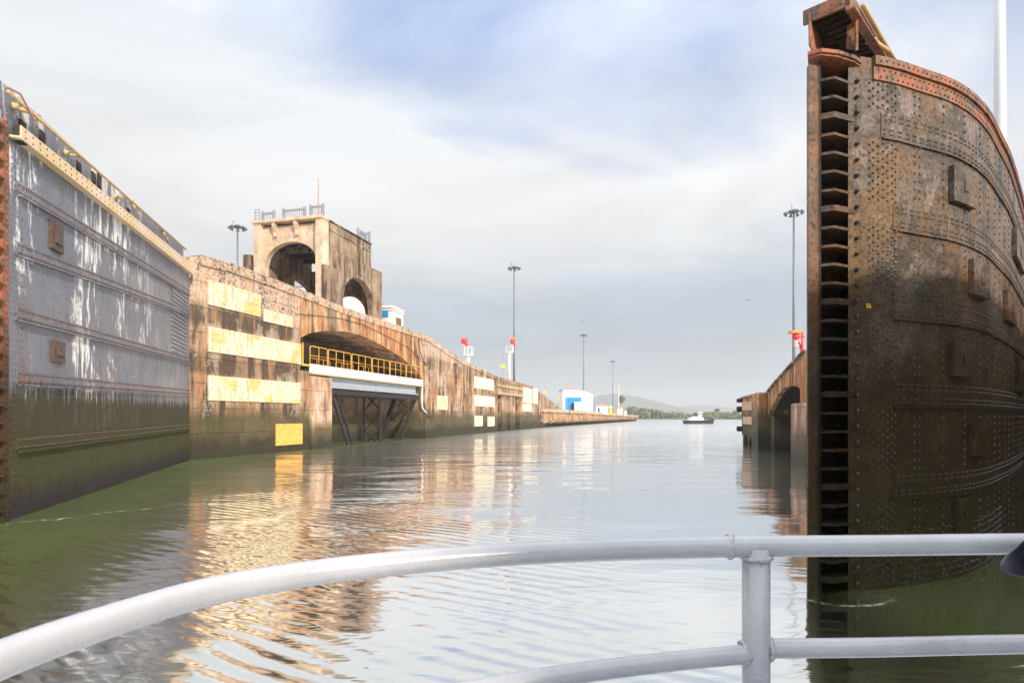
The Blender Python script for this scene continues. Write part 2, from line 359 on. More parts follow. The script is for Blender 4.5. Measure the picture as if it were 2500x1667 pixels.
# water
n = N('harbour_water')
def wat(): 
    p = n.p
    w1 = n.noise(.55, 3, .5, (.45, 1, 1), dist=.6); w2 = n.noise(2.2, 3, .5, (.35, 1, 1), (3, 1, 0), dist=.8); w3 = n.noise(9, 2, .5, (.3, 1, 1))
    calm = n.rng(n.noise(.05, 3, .6, (1, 2.2, 1), (2, 8, 0)), .42, .60)
    # low wake waves spreading left from the bow
    wv = n.t.nodes.new('ShaderNodeTexWave'); m = n.t.nodes.new('ShaderNodeMapping'); n.l(n.c, m.inputs[0])
    m.inputs['Rotation'].default_value = (0, 0, R(-58)); n.l(m.outputs[0], wv.inputs[0]); wv.inputs['Scale'].default_value = 1.0; wv.inputs['Distortion'].default_value = 3.2; wv.inputs['Detail'].default_value = 1.5; wv.inputs['Detail Scale'].default_value = .8
    near = n.math('MULTIPLY', n.rng(n.y, 2, 5, .35, 1), n.rng(n.y, 16, 26, 1, 0))
    near = n.math('MULTIPLY', near, n.rng(n.x, -1.5, 3.5, 1, .04))
    wk = n.math('MULTIPLY', wv.outputs['Fac'], n.math('MULTIPLY', near, n.rng(n.noise(.35, 3, .6, (1, .6, 1), (4, 4, 0)), .40, .62, .15, 1.3)))
    h = n.math('ADD', n.math('MULTIPLY', w1, n.math('ADD', n.rng(calm, 0, 1, .25, .8), n.math('MULTIPLY', n.rng(n.y, 26, 32), n.rng(n.y, 50, 42)))), n.math('MULTIPLY', w2, n.rng(calm, 0, 1, .03, .17)))
    h = n.math('ADD', h, n.math('MULTIPLY', w3, n.rng(calm, 0, 1, .004, .035)))
    h = n.math('ADD', h, n.math('MULTIPLY', wk, .095))
    b = n.t.nodes.new('ShaderNodeBump'); b.inputs['Strength'].default_value = 1; b.inputs['Distance'].default_value = .075; n.l(h, b.inputs['Height'])
    t = n.t; gl = t.nodes.new('ShaderNodeBsdfGlossy'); gl.inputs['Roughness'].default_value = .06; gl.inputs['Color'].default_value = (1, 1, 1, 1); n.l(b.outputs[0], gl.inputs['Normal'])
    df = t.nodes.new('ShaderNodeBsdfDiffuse'); 
    foam = n.math('MULTIPLY', n.rng(n.noise(3.0, 7, .7, (.25, 1.6, 1), (5,0,0)), .60, .70), n.rng(n.noise(.12, 2, .5, (.3,1,1)), .50, .62))
    dc = n.mix(n.rng(n.noise(.25, 3), .35, .65), (.080,.110,.030), (.105,.135,.048)); dc = n.mix(n.math('MULTIPLY', foam, .35), dc, (.5,.6,.5))
    wob = n.math('MULTIPLY', n.math('SUBTRACT', n.noise(.8, 4), .5), 1.1)
    dl = n.math('ADD', n.math('SUBTRACT', n.math('MULTIPLY', n.math('ADD', n.x, 12.2), .801), n.math('MULTIPLY', n.math('SUBTRACT', n.y, 14.6), .598)), wob)
    gx = n.math('SUBTRACT', n.x, 4.75); gy = n.math('MULTIPLY', n.math('SUBTRACT', n.y, 8.85), 1.5)
    gr_ = n.math('SQRT', n.math('ADD', n.math('MULTIPLY', gx, gx), n.math('MULTIPLY', gy, gy)))
    gr_ = n.math('ADD', gr_, n.math('MULTIPLY', n.math('SUBTRACT', n.noise(2.5, 4), .5), .35))
    f2 = n.math('MULTIPLY', n.rng(n.math('ABSOLUTE', n.math('SUBTRACT', gr_, .66)), .0, .10, .8, 0), n.rng(n.noise(6, 5, .7), .42, .55))
    f2 = n.math('MULTIPLY', f2, n.math('MULTIPLY', n.rng(n.x, 5.1, 5.5, 1, 0), n.rng(n.y, 8.75, 8.95, 1, 0)))
    fl = n.math('MULTIPLY', n.rng(n.math('ABSOLUTE', dl), .0, .22, .9, 0), n.math('MULTIPLY', n.rng(n.noise(7, 6, .75, (1,.6,1)), .50, .62), n.rng(n.y, 17, 21, 1, 0)))
    fl = n.math('MAXIMUM', fl, f2)
    dc = n.mix(n.math('MULTIPLY', fl, .8), dc, (.75,.78,.72)); n.l(dc, df.inputs[0]); n.l(b.outputs[0], df.inputs['Normal'])
    fr = t.nodes.new('ShaderNodeFresnel'); fr.inputs[0].default_value = 1.33; n.l(b.outputs[0], fr.inputs['Normal'])
    fac = n.rng(fr.outputs[0], 0.02, .18, .64, .98)
    gd = n.math('ADD', n.math('MULTIPLY', n.math('ADD', n.x, 12.4), .957), n.math('MULTIPLY', n.math('SUBTRACT', n.y, 15.1), .289))
    gd = n.math('ADD', gd, n.math('MULTIPLY', n.math('SUBTRACT', n.noise(.6, 4), .5), 2.5))
    dw = n.math('SUBTRACT', n.math('MULTIPLY', n.math('ADD', n.x, 18.8), .968), n.math('MULTIPLY', n.math('SUBTRACT', n.y, 36.1), .252))
    dw = n.math('ADD', dw, n.math('MULTIPLY', n.math('SUBTRACT', n.noise(.5, 4, .5, (.6,.6,1)), .5), 5))
    fac = n.math('MULTIPLY', fac, n.rng(dw, .3, 4.5, .62, 1))
    fac = n.math('MULTIPLY', fac, n.rng(gd, .5, 5.0, .55, 1)); fac = n.math('MULTIPLY', fac, n.math('MAXIMUM', n.rng(n.x, 4.3, 5.4, 1, .66), n.rng(n.y, 9.3, 11.5, 0, 1)))
    fac = n.math('MULTIPLY', fac, n.math('SUBTRACT', 1, n.math('MULTIPLY', fl, .7)))
    g2 = t.nodes.new('ShaderNodeBsdfGlossy'); n.l(n.rng(n.y, 15, 100, .24, .42), g2.inputs['Roughness']); n.l(b.outputs[0], g2.inputs['Normal'])
    gm = t.nodes.new('ShaderNodeMixShader'); n.l(n.rng(n.y, 30, 120, .12, .62), gm.inputs[0]); n.l(gl.outputs[0], gm.inputs[1]); n.l(g2.outputs[0], gm.inputs[2])
    ms = t.nodes.new('ShaderNodeMixShader'); n.l(fac, ms.inputs[0]); n.l(df.outputs[0], ms.inputs[1]); n.l(gm.outputs[0], ms.inputs[2])
    n.l(ms.outputs[0], t.nodes['Material Output'].inputs[0])
wat(); M['water'] = n.m
n = N('hill_green'); M['hill'] = n.done(n.mix(n.noise(.02, 5), (.05,.075,.045), (.09,.10,.06)), .95)
n = N('foliage'); M['leaf'] = n.done(n.mix(n.noise(.3, 4), (.11,.16,.08), (.20,.22,.12)), .8)

# ---------------------------------------------------------------- water, land, hills
mb = MB(); mb.add([(-4500,-120,0),(4500,-120,0),(4500,4200,0),(-4500,4200,0)], [(0,1,2,3)])
tag(mb.obj('water', M['water'], recalc=False), None, None, kind='structure')
mb = MB(); mb.add([(-4600,-140,-6),(4600,-140,-6),(4600,4300,-6),(-4600,4300,-6)], [(0,1,2,3)])
tag(mb.obj('ground', M['paving'], recalc=False), None, None, kind='structure')
def hill(name, pts, Y, depth, m):       # ridge with real slopes: (u, v) outline at distance Y
    mb = MB(); rows = []; random.seed(3)
    tab = interp([(u, v) for u, v in pts]); u0, u1 = pts[0][0], pts[-1][0]; nn = 70
    for j, (dy, k) in enumerate(((-.5, 0), (-.3, .45), (-.12, .85), (0, 1), (.2, .8), (.6, 0))):
        row = []
        for i in range(nn+1):
            u = u0+(u1-u0)*i/nn; x, y, z = at(u, tab(u), Y)
            z = max(z, 1)*k*(1+random.uniform(-.04,.04)) if k else -1
            row.append(((u-U0)/F*Y*(1+dy*depth/Y), Y+dy*depth, z))
        rows.append(row)
    vs = [p for r in rows for p in r]; c = nn+1
    mb.add(vs, [(j*c+i, j*c+i+1, (j+1)*c+i+1, (j+1)*c+i) for j in range(len(rows)-1) for i in range(nn)])
    return tag(mb.obj(name, m, smooth=True), None, None, kind='structure')
hill('hill', [(1300,1000),(1420,978),(1446,972),(1470,963),(1505,961),(1540,964),(1580,974),(1620,985),(1660,994),(1710,1001),(1760,1006)], 2700, 700, M['hill'])
hill('distant_hills', [(700,1000),(1000,990),(1400,985),(1550,984),(1640,992),(1720,990),(1800,996),(1900,1000),(2300,985)], 3500, 600, M['hill'])
# far bank: low land with bushes
mb = MB(); mb.add([(50,412,.9),(220,420,.9),(330,440,1.2),(330,820,2.5),(50,820,2.5),(50,412,-1),(220,420,-1),(330,440,-1)], [(0,1,2,3,4),(0,5,6,1),(1,6,7,2)])
tag(mb.obj('far_bank', M['hill'], recalc=False), None, None, kind='structure')
def leafy(mb, c, rx, ry, rz, nl, sz):
    for i in range(nl):
        while True:
            p = Vector((random.uniform(-1,1), random.uniform(-1,1), random.uniform(-1,1)))
            if p.length < 1: break
        p = p*(p.length**-.35); p = Vector((c[0]+p.x*rx, c[1]+p.y*ry, c[2]+p.z*rz))
        a = Vector((random.gauss(0,1),random.gauss(0,1),random.gauss(0,1))).normalized()*sz*random.uniform(.6,1.3); b = a.cross(Vector((random.gauss(0,1),random.gauss(0,1),random.gauss(0,1)))).normalized()*sz
        mb.add([p-a-b*.5, p+a-b*.5, p+a*.6+b, p-a*.6+b], [(0,1,2,3)])
random.seed(11)
mb = MB()
for i in range(150):
    u = random.uniform(1535, 1830); Y = random.uniform(416, 490); x = (u-U0)/F*Y
    top = interp([(1535,992),(1560,996),(1620,1004),(1680,1009),(1720,1008),(1760,1004),(1830,1012)])(u)+random.uniform(-1,7)
    z = max(1.6, H+(V0-top)/F*Y); leafy(mb, (x, Y, z*.55), random.uniform(2.4,5), 4, z*.5, 80, .65)
tag(mb.obj('far_bank_bushes', M['leaf'], recalc=False), 'hazy pale green bushes along the far bank behind the tugboat', 'bushes', kind='stuff')
def tree(u, Y, ztop, w, label, palm=False):
    x = (u-U0)/F*Y; t = thing('palm_tree' if palm else 'broadleaf_tree', label, 'tree', (x, Y, .8), 0, 'trees standing above the far bank')
    a = MB(); a.tube([(0,0,0),(.1,0,ztop*.4),(0,.1,ztop*.8)], .22, 7, .1); a.obj('trunk', M['wood_pile'], t)
    b = MB(); leafy(b, (0,0,ztop*.86), w, w*.8, ztop*.16, 130, .4); b.obj('crown', M['leaf'], t, recalc=False)
tree(1751, 420, 6.4, 1.8, 'lone round-topped tree rising above the far bank right of the tugboat')
tree(1794, 420, 5.0, 1.1, 'left one of two small trees beside the wall end with rubber fenders')
tree(1802, 422, 5.1, 1.2, 'right one of two small trees beside the wall end with rubber fenders')
tree(1517, 262, 10.0, 1.6, 'thin dark tree behind the far tip of the approach wall')

# ---------------------------------------------------------------- left lock wall
LW = Frame(-18.8, 36.1, .26, 1)
def wall_cols(mb, fr, segs, T, nf, nb, step=.6, rough=.0):
    """segs: (s0, s1, [(B, T), ...]); B/T numbers or functions of s; T None -> wall top"""
    for s0, s1, iv in segs:
        k = max(1, int(abs(s1-s0)/step)); ss = [s0+(s1-s0)*i/k for i in range(k+1)]
        for B, Tt in iv:
            fb = B if callable(B) else (lambda s, B=B: B); ft = T if Tt is None else (Tt if callable(Tt) else (lambda s, Tt=Tt: Tt))
            vs = []
            for i, s in enumerate(ss):
                j = (random.uniform(-rough, rough*.3) if Tt is None and 0 < i < k else 0)
                vs += [(s,nf,fb(s)),(s,nf,ft(s)+j),(s,nb,ft(s)+j),(s,nb,fb(s))]
            fs = [(0,1,2,3),(4*k+3,4*k+2,4*k+1,4*k)]
            for i in range(k):
                a = 4*i; b = a+4; fs += [(a,b,b+1,a+1),(a+1,b+1,b+2,a+2),(a+2,b+2,b+3,a+3),(a+3,b+3,b,a)]
            mb.add(vs, fs)
sz = LW.sz; su = LW.su
top_uv = [(472,625),(501,626),(560,644),(619,666),(714,701),(839,752),(933,784),(1000,806),(1043,822),(1085,850),(1126,878),(1176,902),(1205,917),(1240,928),(1298,943),(1330,966),(1364,993)]
TT = interp([sz(u, v) for u, v in top_uv])
arch = interp([sz(u, v) for u, v in [(733,824),(760,812),(800,807),(840,809),(880,818),(925,839),(978,871),(1010,898),(1031,925)]])
sA, sB = su(733), su(1031)
lw = thing('lock_wall', 'long stained concrete lock wall with a wide arch, left of the channel', 'lock wall', LW.loc(), LW.a)
s756, s805 = su(756), su(805); zled = sz(745, 905)[1]; zpier = sz(780, 920)[1]
mb = MB(); random.seed(5)
h0, h1 = su(1108), su(1118); hz0, hz1 = sz(1113, 899)[1], sz(1113, 887)[1]
q = [su(u) for u in (1214,1226,1238,1246,1258,1269)]; zsl = sz(1240, 967)[1]
wall_cols(mb, LW, [(0.25, sA, [(-2, None)])], TT, 0, 2.2, .5, .10)
wall_cols(mb, LW, [(sA, s756, [(-2, zled)])], TT, 0, 2.2)
wall_cols(mb, LW, [(sB, h0, [(-2, None)]), (h0, h1, [(-2, hz0), (hz1, None)]), (h1, q[0], [(-2, None)]),
    (q[0], q[1], [(zsl, None)]), (q[1], q[2], [(-2, None)]), (q[2], q[3], [(zsl, None)]), (q[3], q[4], [(-2, None)]), (q[4], q[5], [(zsl, None)]), (q[5], su(1364), [(-2, None)])], TT, 0, 2.2, 1.0, .05)
# rounded quoin at the gate hinge
pts = [(.25,0),(.1,.05),(0,.2),(0,2.2),(.25,2.2)]
mb.prism(pts, -2, TT(0)-.05)
mb.obj('wall_face', M['wall'], lw)
mb = MB(); wall_cols(mb, LW, [(sA, sB, [(arch, None)])], TT, -.03, 2.2, .5, .08); mb.obj('arch_spandrel', M['rusty_wall'], lw)
mb = MB(); wall_cols(mb, LW, [(s756+.02, s805, [(-2, zpier)])], TT, -.25, 2.4); mb.obj('pier', M['pier'], lw, bevel=.08)
# recess behind the arch: back wall, side, vault, pillar
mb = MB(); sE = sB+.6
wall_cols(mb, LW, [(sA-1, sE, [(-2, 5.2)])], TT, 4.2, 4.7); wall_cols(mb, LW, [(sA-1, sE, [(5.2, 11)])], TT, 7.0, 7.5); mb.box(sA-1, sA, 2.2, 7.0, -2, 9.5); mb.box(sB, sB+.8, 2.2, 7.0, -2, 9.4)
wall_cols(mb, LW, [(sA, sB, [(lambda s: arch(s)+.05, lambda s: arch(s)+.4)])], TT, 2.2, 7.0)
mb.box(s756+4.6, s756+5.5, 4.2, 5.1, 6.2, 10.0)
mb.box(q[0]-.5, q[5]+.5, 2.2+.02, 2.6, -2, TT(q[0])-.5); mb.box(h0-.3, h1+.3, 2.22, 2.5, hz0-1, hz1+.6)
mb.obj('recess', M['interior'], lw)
mb = MB()
for (ua, ub, v0, v1) in ((1210,1275,931,937),(1210,1275,950,957)):
    a = sz(ua, v1)[0]; b = su(ub); z0 = sz(ua, v1)[1]; z1 = sz(ua, v0)[1]; mb.box(a, b, -.28, .0, z1-.75, z1-.35)
mb.obj('ledge', M['wall_far'], lw)
mb = MB(); s0 = su(1000); a, za = sz(1046, 960); mb.box(su(1034), su(1056), -.30, 0, -1, sz(1040,1062)[1]+2.0); mb.obj('buttress', M['wall'], lw, bevel=.06)
# coping along the top, stepped and chipped
mb = MB(); random.seed(9); s = .6
while s < su(1300):
    e = s+random.uniform(2.2, 3.4); e = min(e, su(1300)); d = random.uniform(.00, .05)
    za, zb = TT(s)+.02, TT(e-.05)+.02
    mb.add([(s,-.10-d,za-.55),(e-.05,-.10-d,zb-.55),(e-.05,.5,zb-.55),(s,.5,za-.55),(s,-.10-d,za+.06),(e-.05,-.10-d,zb+.06),(e-.05,.5,zb+.06),(s,.5,za+.06)],
           [(0,3,2,1),(4,5,6,7),(0,1,5,4),(1,2,6,5),(2,3,7,6),(3,0,4,7)])
    s = e
mb.obj('coping', M['wall'], lw, bevel=.03)
# wall behind the gate recess, and the esplanade on top
w2 = thing('lock_wall', 'concrete lock wall behind the open grey gate leaf', 'lock wall', LW.loc(), LW.a)
mb = MB(); mb.box(-46, -.05, 1.2, 3.4, -2, 11.2); mb.obj('wall_face', M['wall'], w2)
mb = MB(); ks = [i*3.0 for i in range(-15, 47)]
for a, b in zip(ks, ks[1:]):
    za, zb = (min(TT(max(a,.5)), 20)-.3, TT(max(b,.5))-.3)
    mb.add([(a,2.2,za),(b,2.2,zb),(b,90,zb),(a,90,za)], [(0,1,2,3)])
tag(mb.obj('pavement', M['paving'], None, loc=LW.loc(), rotz=LW.a, recalc=False), None, None, kind='structure')

# stepping approach wall beyond
AW = Frame(5.6, 131, .33, 1); La = 176
aw = thing('approach_wall', 'low distant approach wall with timber fenders reaching out to the tip', 'quay wall', AW.loc(), AW.a)
zt = interp([(0,4.15),(40,3.9),(La,2.6)])
mb = MB(); wall_cols(mb, AW, [(0, La, [(lambda s: zt(s)-.75, zt)])], zt, -.6, 3.5, 3, .04); mb.obj('cap_beam', M['quay'], aw)
mb = MB(); wall_cols(mb, AW, [(0, La, [(.7, lambda s: zt(s)-.76)])], zt, .0, 3, 6); mb.obj('wall_face', M['quay'], aw)
mb = MB(); wall_cols(mb, AW, [(0, La, [(-2, .7)])], zt, .9, 3, 6); mb.obj('undercut', M['interior'], aw)
mb = MB(); random.seed(2); s = .8
while s < La-.5:
    w_ = random.uniform(.25,.4); mb.box(s, s+w_, -.42, -.02, random.uniform(.7,1.3), zt(s)-random.uniform(.85,1.3)); s += random.uniform(.9, 1.7)
mb.obj('fender_timbers', M['wood_pile'], aw)
mb = MB(); s = 6
while s < La-2:
    l_ = random.uniform(1.2,4); z0 = random.uniform(.75,1.0); mb.box(s, s+l_, -.75, -.44, z0, z0+random.uniform(.3,.5)); s += l_+random.uniform(.1,.7)
mb.obj('waling', M['quay'], aw)
mb = MB(); s = 3
while s < La: mb.box(s, s+.5, .1, .85, -2, .68); s += 3.4
mb.obj('piles', M['interior'], aw)
mb = MB(); mb.add([(0,3.5,3.6),(La,3.5,2.3),(La-20,30,2.3),(0,60,3.6)], [(0,1,2,3)])
tag(mb.obj('quay_ground', M['paving'], None, loc=AW.loc(), rotz=AW.a, recalc=False), None, None, kind='structure')

# fender boards on the left wall
def board(corners, divs, label, m='board', t=.10, bolts=True):
    (ul, vtl, vbl), (ur, vtr, vbr) = corners
    sl, ztl = sz(ul, vtl); zbl = sz(ul, vbl)[1]; sr, ztr = sz(ur, vtr); zbr = sz(ur, vbr)[1]
    ztop = (ztl+ztr)/2; zbot = (zbl+zbr)/2; cxs = (sl+sr)/2
    o = thing('fender_board', label, 'fender board', LW.loc(sl, 0, 0), LW.a, 'painted fender boards bolted to the left wall')
    edges = [0] + [su(d)-sl for d in divs] + [sr-sl]
    for a, b in zip(edges, edges[1:]):
        mb = MB(); mb.box(a+.01, b-.01, -t, -.004, zbot, ztop)
        k = int((b-a)/.6) if bolts else 0
        for i in range(k):
            for zz in (zbot+.15, (zbot+ztop)/2, ztop-.15): mb.rivet((a+(i+.5)*(b-a)/k+random.uniform(-.04,.04), -t-.001, zz+random.uniform(-.04,.04)), (0,-1,0), .035)
        mb.obj('panel', M[m], o, m2=M['rust_plate'])
    for e in edges[:-1] if m == 'board' else []:
        mb = MB(); mb.box(e-.04 if e else .0, e+.22, -t-.012, -t+.001, zbot+.01, ztop-.01); mb.obj('joint_strip', M['board_pale'], o)
board(((506,684,744),(634,718,773)), [555], 'topmost two-panel yellow fender board nearest the grey gate')
board(((642,753,784),(713,774,800)), [], 'short pale yellow fender board right of the topmost board')
board(((506,794,857),(733,842,890)), [593,665], 'long three-panel yellow fender board in the middle row')
board(((506,913,975),(731,937,986)), [593,665], 'long three-panel yellow fender board in the lowest full row')
board(((672,1035,1088),(736,1033,1083)), [], 'single orange fender board just above the water', 'board_orange')
board(((1066,965,1000),(1092,967,1000)), [], 'small square yellow board right of the white drainpipe', 'board', .1, False)
board(((1157,918,950),(1204,927,950)), [], 'upper pale board on the wall left of the three slots', 'board_pale', .1, False)
board(((1157,964,991),(1206,969,993)), [], 'lower pale board on the wall left of the three slots', 'board_pale', .1, False)
board(((1158,1014,1040),(1177,1015,1040)), [], 'left one of two small square boards low above the water', 'board_pale', .1, False)
board(((1190,1016,1040),(1206,1017,1040)), [], 'right one of two small square boards low above the water', 'board_pale', .1, False)
board(((1276,945,983),(1297,948,984)), [], 'upper cream board just right of the three slots', 'board_pale', .1, False)
board(((1276,985,1004),(1297,987,1004)), [], 'lower cream board just right of the three slots', 'board_pale', .1, False)
board(((1300,946,985),(1312,951,986)), [], 'narrow cream board furthest along the high wall', 'board_pale', .1, False)

# draped cables and the drain pipe
def cable(name, pts, label, r=.025, m='cable', cat='cable', n_=-.12):
    mb = MB(); p = [sz(u, v, n_) for u, v in pts]; mb.tube([(s, n_, z) for s, z in p], r, 6)
    return tag(mb.obj(name, M[m], None, smooth=True, loc=LW.loc(), rotz=LW.a), label, cat)
cable('cable', [(721,766),(760,769),(830,777),(885,792),(950,823),(1000,850),(1020,870),(1042,893)], 'black cable sagging across the rust-streaked arch wall')
cable('cable', [(1022,828),(1024,850),(1030,872),(1040,890),(1048,884)], 'short dark cable hanging at the right end of the arch', .035)
cable('drain_pipe', [(1031,928),(1030,980),(1031,995),(1036,1003),(1042,1008)], 'thin white drainpipe running down the wall right of the arch', .09, 'white', 'pipe', -.15)

# ---------------------------------------------------------------- bridge under the arch
zd = 6.55; bs0, bs1 = su(752), su(1027, 0)
br = thing('service_bridge', 'grey and white steel service bridge deck under the wide arch', 'bridge', LW.loc(), LW.a)
mb = MB(); mb.box(bs0-1.0, bs1, -.15, 3.4, zd-.12, zd); mb.obj('deck', M['grey'], br)
mb = MB(); mb.box(bs0, bs1, -.2, -.1, zd-.62, zd+.05)
k = 34
for i in range(k): s = bs0+.3+(bs1-bs0-.6)*i/(k-1); mb.box(s, s+.1, -.30, -.2, zd-.40, zd-.02)
mb.obj('fascia', M['white'], br)
mb = MB(); mb.box(bs0, bs1, -.34, -.12, zd-.74, zd-.62); mb.obj('kerb_strip', M['pale_yellow'], br)
mb = MB(); g0 = su(800,.3); mb.box(g0, bs1-.8, .25, .55, zd-1.55, zd-.75); mb.box(g0, bs1-.8, .05, .75, zd-1.65, zd-1.55); mb.box(g0, bs1-.8, 2.6, 2.9, zd-1.6, zd-.12)
mb.obj('girder', M['grey'], br)
mb = MB()
for i in range(9):
    a = bs0+.2+i*.22; mb.tube([(a, -.05, zd-.8), (a+.15, -.12, zd-1.1), (a+.4, .1, zd-1.25)], .07, 6)
mb.obj('rubber_roll', M['grey'], br, smooth=True)
hr = thing('handrail', 'yellow tubular guardrail sections along the bridge under the arch', 'handrail', LW.loc(), LW.a)
def loop(mb, s0, s1, n_, z0, z1, posts, r=.035):
    c = .16; P = [(s0,n_,z0),(s0,n_,z1-c),(s0+c*.3,n_,z1-c*.3),(s0+c,n_,z1),(s1-c,n_,z1),(s1-c*.3,n_,z1-c*.3),(s1,n_,z1-c),(s1,n_,z0)]
    mb.tube(P, r, 8)
    for i in range(1, posts): s = s0+(s1-s0)*i/posts; mb.tube([(s,n_,z0),(s,n_,z1)], r*.8, 6)
    mb.tube([(s0,n_,(z0+z1)/2),(s1,n_,(z0+z1)/2)], r*.6, 6)
us = [752,797,855,905,949,989,1025]
for a, b, p_ in zip(us, us[1:], (2,3,3,3,3,3)):
    mb = MB(); loop(mb, su(a)+.08, su(b)-.08, -.12, zd, zd+1.45, p_); mb.obj('rail_section', M['yellow'], hr, smooth=True)
h2 = thing('handrail', 'yellow guardrail on the far side of the bridge deck, deeper inside the arch', 'handrail', LW.loc(), LW.a)
for i in range(4):
    mb = MB(); a = bs0+.4+i*4.2; loop(mb, a, a+3.2, 2.8, zd, zd+1.0, 3); mb.obj('rail_section', M['yellow'], h2, smooth=True)
h3 = thing('handrail', 'short yellow ladder gate beside the middle fender board at the arch', 'ladder', LW.loc(), LW.a)
mb = MB(); a = su(736); mb.tube([(a,-.1,zd-.2),(a,-.1,zd+1.6)], .05, 8); mb.tube([(a+.5,.2,zd-.1),(a+.5,.2,zd+1.5)], .04, 8)
for i in range(5): mb.tube([(a,-.1,zd+i*.3),(a+.5,.2,zd+i*.3)], .03, 6)
mb.box(a-.1, bs0+.1, -.2, .4, zd-.15, zd-.03); mb.obj('rungs', M['yellow'], h3)

# black trestle
tr = thing('steel_trestle', 'blackened steel trestle standing in the water below the bridge', 'trestle', LW.loc(), LW.a)
def tp(u, v, n_): s, z = sz(u, v, n_); return (s, n_, z)
mb = MB(); a = su(806,.5); b = su(1018,.5); mb.box(a, b, .3, .7, zd-2.15, zd-1.68); mb.box(a, b, 3.0, 3.3, zd-2.15, zd-1.7)
mb.box(a, b, .22, .78, zd-2.2, zd-2.12); mb.obj('cap_beam', M['black_steel'], tr)
def lattice(p, q, w_, n_=10):
    mb = MB(); p = Vector(p); q = Vector(q); t = (q-p).normalized(); o = Vector((w_, 0, 0))
    mb.bar(p-o, q-o, .16, .2); mb.bar(p+o, q+o, .16, .2)
    for i in range(n_):
        a = p+(q-p)*i/n_; b = p+(q-p)*(i+1)/n_; sg = 1 if i % 2 else -1
        mb.bar(a+o*sg, b-o*sg, .05); mb.bar(a+o, a-o, .05)
    return mb
mb = lattice(tp(812,950,.5), tp(858,1094,.5), .42, 12); mb.obj('lattice_leg', M['black_steel'], tr)
for (p, q, wd) in ((tp(889,948,3), tp(889,1090,3), .18), (tp(927,948,.5), tp(928,1092,.5), .22), (tp(963,958,3.0), tp(930,1070,3.0), .34), (tp(1014,958,.5), tp(978,1075,.5), .26)):
    p = list(p); q = list(q); p[2] = zd-2.1; 
    e = Vector(q)-Vector(p); q = Vector(p)+e*((p[2]+1)/(-e.z)) ; mb = MB(); mb.bar(p, q, wd); mb.obj('leg', M['black_steel'], tr)
br_ = []
for i, (p, q) in enumerate(((tp(892,960,2.6),tp(927,1000,.6)),(tp(926,960,.6),tp(891,1000,2.6)),(tp(891,1010,2.6),tp(927,1050,.6)),(tp(927,1010,.6),tp(891,1050,2.6)),(tp(891,1050,2.6),tp(922,1084,.6)),(tp(925,1050,.6),tp(891,1084,2.6)),
    (tp(960,965,2.6),tp(1002,1000,.6)),(tp(1008,965,.6),tp(952,1000,2.6)),(tp(950,1005,2.6),tp(992,1030,.6)),(tp(998,1010,.6),tp(945,1050,2.6)),(tp(942,1045,2.6),tp(984,1072,.6)))):
    mb = MB(); mb.bar(p, q, .10); mb.obj('brace', M['black_steel'], tr)

# ---------------------------------------------------------------- concrete tower behind the wall
tw = thing('concrete_tower', 'tan concrete gate tower with arched openings above the lock wall', 'tower', LW.loc(), LW.a)
zb = 11.0
def ell(a, b, zs, zcr):
    c = (a+b)/2; r = (b-a)/2
    return lambda x: zs+(zcr-zs)*math.sqrt(max(0, 1-((x-c)/r)**2))
def wall_x(mb, x0, x1, y0, y1, z0, z1, op=None, k=22):       # wall in the y-z plane with an arched opening
    segs = [(y0, y1, None)] if not op else [(y0, op[0], None), (op[0], op[1], ell(*op)), (op[1], y1, None)]
    for a, b, f in segs:
        if not f: mb.box(x0, x1, a, b, z0, z1); continue
        for i in range(k):
            ya = a+(b-a)*i/k; yb = a+(b-a)*(i+1)/k
            mb.add([(x0,ya,f(ya)),(x0,yb,f(yb)),(x1,yb,f(yb)),(x1,ya,f(ya)),(x0,ya,z1),(x0,yb,z1),(x1,yb,z1),(x1,ya,z1)], [(0,3,2,1),(4,5,6,7),(0,1,5,4),(2,3,7,6)])
def wall_y(mb, y0, y1, x0, x1, z0, z1, op=None, k=22):
    m2 = MB(); wall_x(m2, y0, y1, x0, x1, z0, z1, op, k); mb.add([(b,a,c) for a,b,c in m2.v], m2.f)
S0 = 18.7
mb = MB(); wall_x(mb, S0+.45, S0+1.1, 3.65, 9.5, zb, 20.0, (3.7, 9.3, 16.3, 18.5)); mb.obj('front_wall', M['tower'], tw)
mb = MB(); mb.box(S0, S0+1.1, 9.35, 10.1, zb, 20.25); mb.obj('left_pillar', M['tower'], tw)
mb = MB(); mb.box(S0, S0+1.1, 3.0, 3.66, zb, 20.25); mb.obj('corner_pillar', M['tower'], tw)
mb = MB(); mb.box(S0-.12, S0+1.1, 2.9, 10.2, 20.252, 20.55); mb.obj('cornice', M['tower'], tw, bevel=.04)
for y in (8.0, 5.75):
    mb = MB(); mb.add([(S0+.44,y-.16,20.2),(S0-.05,y-.16,20.2),(S0-.05,y-.16,19.95),(S0+.2,y-.16,19.4),(S0+.2,y-.16,19.0),(S0+.44,y-.16,19.0),
        (S0+.44,y+.16,20.2),(S0-.05,y+.16,20.2),(S0-.05,y+.16,19.95),(S0+.2,y+.16,19.4),(S0+.2,y+.16,19.0),(S0+.44,y+.16,19.0)],
        [(0,1,2,3,4,5),(11,10,9,8,7,6)]+[(i,(i+1)%6,6+(i+1)%6,6+i) for i in range(6)]); mb.obj('bracket', M['tower'], tw)
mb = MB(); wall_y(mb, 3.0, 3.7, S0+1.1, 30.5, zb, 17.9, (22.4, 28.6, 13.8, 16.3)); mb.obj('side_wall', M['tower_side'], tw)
mb = MB(); mb.box(S0+1.1, 28.2, 3.12, 3.7, 17.902, 20.4); mb.box(S0+1.15, 28.1, 3.04, 3.12, 19.6, 19.75)
